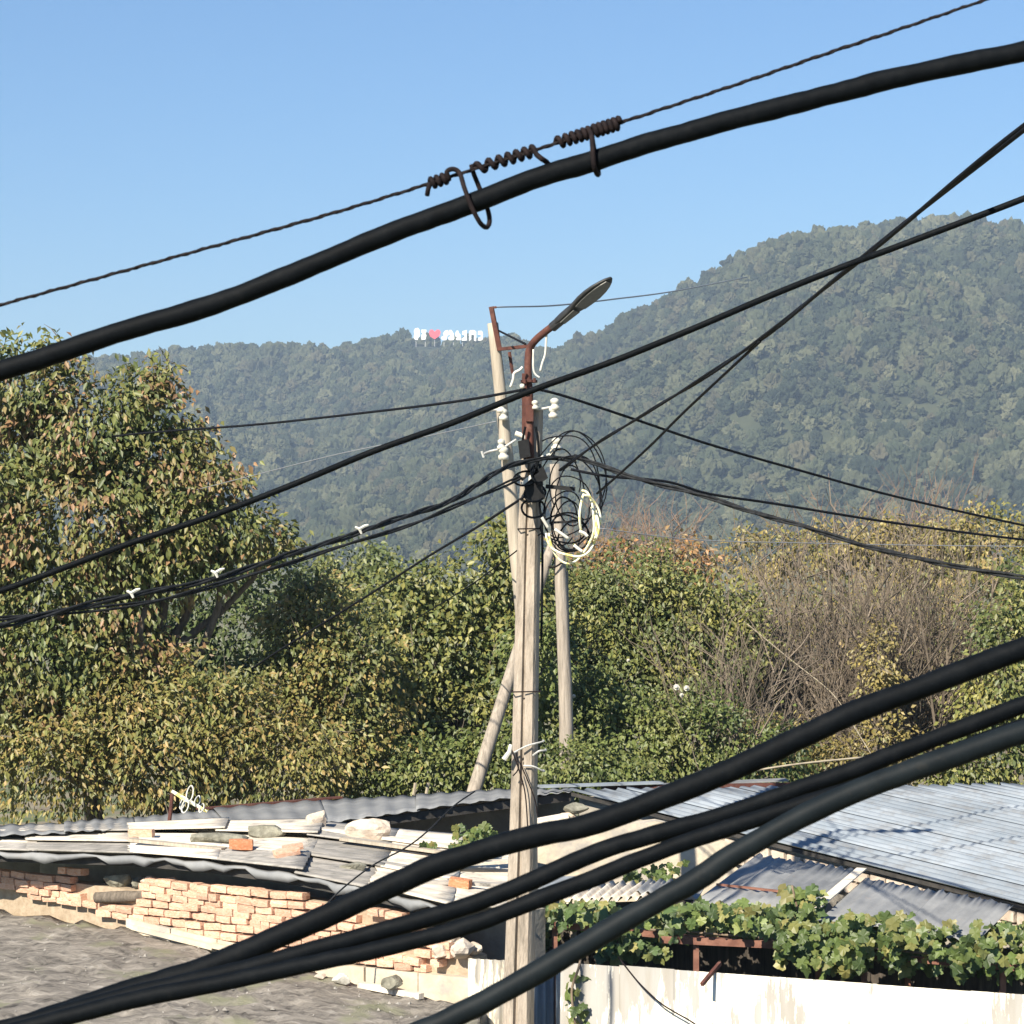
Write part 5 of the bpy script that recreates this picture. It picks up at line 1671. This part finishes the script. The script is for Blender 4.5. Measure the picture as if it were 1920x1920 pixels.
coil('tangle of thin black spare cable loops right of the pole', [(1068, 900, 62, 95, -60, 175, 0.0), (1078, 905, 52, 100, -80, 150, 0.05), (1060, 915, 64, 108, -50, 130, -0.05), (1072, 945, 50, 92, -150, 110, 0.03), (1062, 950, 42, 60, 0, 360, 0.08), (1080, 925, 44, 78, -40, 200, -0.04),
                                                                  (1056, 970, 36, 46, 20, 300, 0.0), (1066, 985, 30, 40, 0, 360, 0.06), (1070, 930, 30, 50, 0, 300, 0.1), (1050, 900, 34, 60, -20, 200, 0.1)], 'thin', 0.0062)
coil('coil of black cable ends tangled inside the yellow loop', [(1068, 1000, 34, 34, 0, 360, 0.02), (1060, 990, 40, 30, 30, 330, 0.05), (1076, 1005, 26, 30, 0, 300, -0.03), (1056, 965, 22, 34, 0, 250, 0.04)], 'cable', 0.008)
coil('yellow and white cord hung in a big loop right of the pole', [(1074, 994, 43, 54, 185, 385, -0.06), (1072, 990, 46, 58, 190, 400, -0.03), (1090, 975, 26, 48, -60, 88, -0.08), (1098, 968, 12, 40, 90, 240, -0.05), (1106, 985, 18, 30, -60, 60, -0.08), (1096, 970, 26, 42, -20, 90, -0.1)], 'yellow', 0.0105, 'cord', 'cord_loop')
for pts_, lb in [([(1040, 992), (1052, 1000), (1066, 1010)], 'short white cable end inside the coil, left one'), ([(1086, 996), (1096, 1000), (1102, 1006)], 'short white cable end inside the coil, right one'), ([(1076, 1022), (1086, 1030), (1092, 1034)], 'short white cable end at the bottom of the coil'), ([(1016, 970), (1022, 980), (1028, 990)], 'short pale cable end between pole and coil')]:
    tag(MB().tube(spline([P(x, y, AYp - 0.3) for x, y in pts_], 4), 0.014, 7).build('cable_end', M['whitecord'], smooth=True), lb, 'cable end', 'pale cable ends')

# ------------------------------------------------------------------ foreground cables
near = 'heavy cables close to the camera'
TY = 2.5
cable('thick black cable sweeping across the sky, hung from the thin wire', [(-300, 770, TY), (0, 695, TY), (240, 618, TY), (400, 571, TY), (500, 533, TY), (620, 484, TY), (740, 434, TY), (870, 387, TY), (1000, 336, TY), (1105, 304, TY), (1235, 263, TY), (1380, 222, TY), (1500, 192, TY), (1600, 166, TY), (1680, 146, TY), (1920, 96, TY), (2200, 40, TY)], 0.0099, 'cable', 'thick_cable', 24, near)
T2c = [(-300, 655, TY), (0, 572, TY), (240, 506, TY), (480, 440, TY), (640, 395, TY), (800, 346, TY), (880, 320, TY), (1000, 283, TY), (1050, 266, TY), (1160, 231, TY), (1240, 205, TY), (1400, 152, TY), (1560, 97, TY), (1680, 57, TY), (1920, -25, TY), (2200, -120, TY)]
bundle('thin stranded steel wire above the thick black cable', T2c, 3, 0.0009, 0.03, 0.00105, 'steelwire', 'steel_wire', near)


def wire_at(x):
    for (a, b_) in zip(T2c[:-1], T2c[1:]):
        if a[0] <= x <= b_[0]:
            t = (x - a[0]) / (b_[0] - a[0])
            return a[1] + (b_[1] - a[1]) * t
    return 0


def tie(label, x0, x1, turns, pre, post, r=0.0024, wob=0.006, sparse=None):
    """wire wound round the steel strand, with free ends"""
    pts = [P(*q) for q in pre]
    n = int(turns * 12)
    for i in range(n + 1):
        t = i / n
        if sparse: t = t ** sparse
        x = x0 + (x1 - x0) * t
        c = P(x, wire_at(x), TY)
        a = turns * 2 * math.pi * i / n
        pts.append(c + Vector((-0.3 * math.sin(a) * wob * 0.5, math.cos(a) * wob * 0.7, math.sin(a) * wob * 0.72)))
    pts += [P(*q) for q in post]
    tag(MB().tube(pts, r, 8).build('tie_wire', M['wirerust'], smooth=True), label, 'tie wire', 'tie wires on the steel wire')


def smooth_px(lst):
    return [tuple(q) for q in lst]


def loop_px(ctrl, k=5):
    """densify a px path"""
    c = [Vector(q) for q in ctrl]
    return [tuple(v) for v in spline(c, k)]


tie('left tie wire wound on the thin wire with a long loop round the thick cable', 806, 838, 3.0, loop_px([(801, 366, TY), (803, 354, TY - 0.004), (806, 346, TY)]),
    loop_px([(842, 336, TY - 0.004), (838, 322, TY - 0.006), (850, 317, TY - 0.006), (862, 325, TY - 0.006), (870, 350, TY - 0.012), (880, 378, TY - 0.014), (890, 400, TY - 0.013), (902, 420, TY - 0.008), (913, 426, TY), (918, 412, TY + 0.008), (912, 385, TY + 0.013), (898, 350, TY + 0.013), (888, 325, TY + 0.006), (884, 310, TY)]))
tie('middle tie wire loosely wound on the thin wire between the two loops', 886, 1002, 6.5, [], loop_px([(1006, 290, TY - 0.004), (1016, 298, TY - 0.006), (1027, 306, TY + 0.004), (1036, 322, TY + 0.012)]), 0.0026, 0.0062, 0.8)
tie('right tie wire tightly wound on the thin wire, first half', 1041, 1106, 5.5, [], loop_px([(1108, 250, TY - 0.006), (1110, 262, TY - 0.012), (1112, 290, TY - 0.0135), (1114, 312, TY - 0.012), (1120, 327, TY - 0.002), (1122, 322, TY + 0.008), (1116, 290, TY + 0.013), (1111, 262, TY + 0.010), (1110, 248, TY)]), 0.0025, 0.0064, 0.8)
tie('right tie wire tightly wound on the thin wire, second half', 1112, 1163, 5.5, [], [], 0.0026, 0.0068)

FY = 2.2
cable('uppermost of the heavy black cables across the bottom', [(-300, 2030, FY), (0, 1940, FY), (240, 1860, FY), (396, 1811, FY), (521, 1757, FY), (600, 1723, FY), (730, 1662, FY), (834, 1617, FY), (1000, 1568, FY), (1114, 1544, FY), (1280, 1481, FY), (1400, 1430, FY), (1494, 1386, FY), (1600, 1337, FY), (1680, 1306, FY), (1920, 1215, FY), (2200, 1110, FY)], 0.0098, 'cable', 'heavy_cable', 24, near)
cable('second heavy black cable across the bottom, joining the uppermost at the left', [(-300, 2000, FY - 0.03), (0, 1930, FY - 0.03), (240, 1866, FY - 0.03), (450, 1818, FY - 0.03), (600, 1777, FY - 0.03), (704, 1749, FY - 0.03), (860, 1704, FY - 0.03), (978, 1660, FY - 0.03), (1116, 1599, FY - 0.03), (1220, 1567, FY - 0.03), (1350, 1530, FY - 0.03), (1501, 1478, FY - 0.03), (1600, 1444, FY - 0.03), (1680, 1412, FY - 0.03), (1920, 1322, FY - 0.03), (2200, 1220, FY - 0.03)], 0.0074, 'cable', 'heavy_cable', 24, near)
cable('third heavy black cable across the bottom, hugging the second from below', [(-300, 2010, FY - 0.05), (0, 1940, FY - 0.05), (240, 1877, FY - 0.05), (450, 1836, FY - 0.05), (600, 1803, FY - 0.05), (704, 1781, FY - 0.05), (860, 1741, FY - 0.05), (978, 1698, FY - 0.05), (1116, 1646, FY - 0.05), (1220, 1603, FY - 0.05), (1350, 1557, FY - 0.05), (1501, 1510, FY - 0.05), (1600, 1479, FY - 0.05), (1680, 1449, FY - 0.05), (1920, 1362, FY - 0.05), (2200, 1262, FY - 0.05)], 0.0071, 'cable', 'heavy_cable', 24, near)
cable('lowest heavy black cable, rising steeply from the bottom edge', [(300, 2140, FY - 0.08), (600, 2010, FY - 0.08), (760, 1945, FY - 0.08), (860, 1902, FY - 0.08), (1000, 1828, FY - 0.08), (1064, 1790, FY - 0.08), (1194, 1712, FY - 0.08), (1298, 1654, FY - 0.08), (1358, 1613, FY - 0.08), (1436, 1568, FY - 0.08), (1540, 1513, FY - 0.08), (1680, 1455, FY - 0.08), (1920, 1372, FY - 0.08), (2200, 1280, FY - 0.08)], 0.0092, 'cableslate', 'heavy_cable', 24, near)

# ------------------------------------------------------------------ air
hz = MB()
hz.obox((0, 1250, 121), (1100, 0, 0), (0, 1300, 0), (0, 0, 122))
ho = hz.build('haze', None)
hm = bpy.data.materials.new('haze_air')
hm.use_nodes = True
hn = hm.node_tree.nodes
for nd in list(hn):
    if nd.type == 'BSDF_PRINCIPLED': hn.remove(nd)
pv = hn.new('ShaderNodeVolumePrincipled')
pv.inputs['Color'].default_value = (0.60, 0.78, 1.0, 1)
pv.inputs['Density'].default_value = 0.00023
pv.inputs['Anisotropy'].default_value = 0.0
hm.node_tree.links.new(pv.outputs[0], hn['Material Output'].inputs['Volume'])
ho.data.materials.append(hm)
tag(ho, 'thin blue haze filling the valley air', 'haze', kind='stuff')
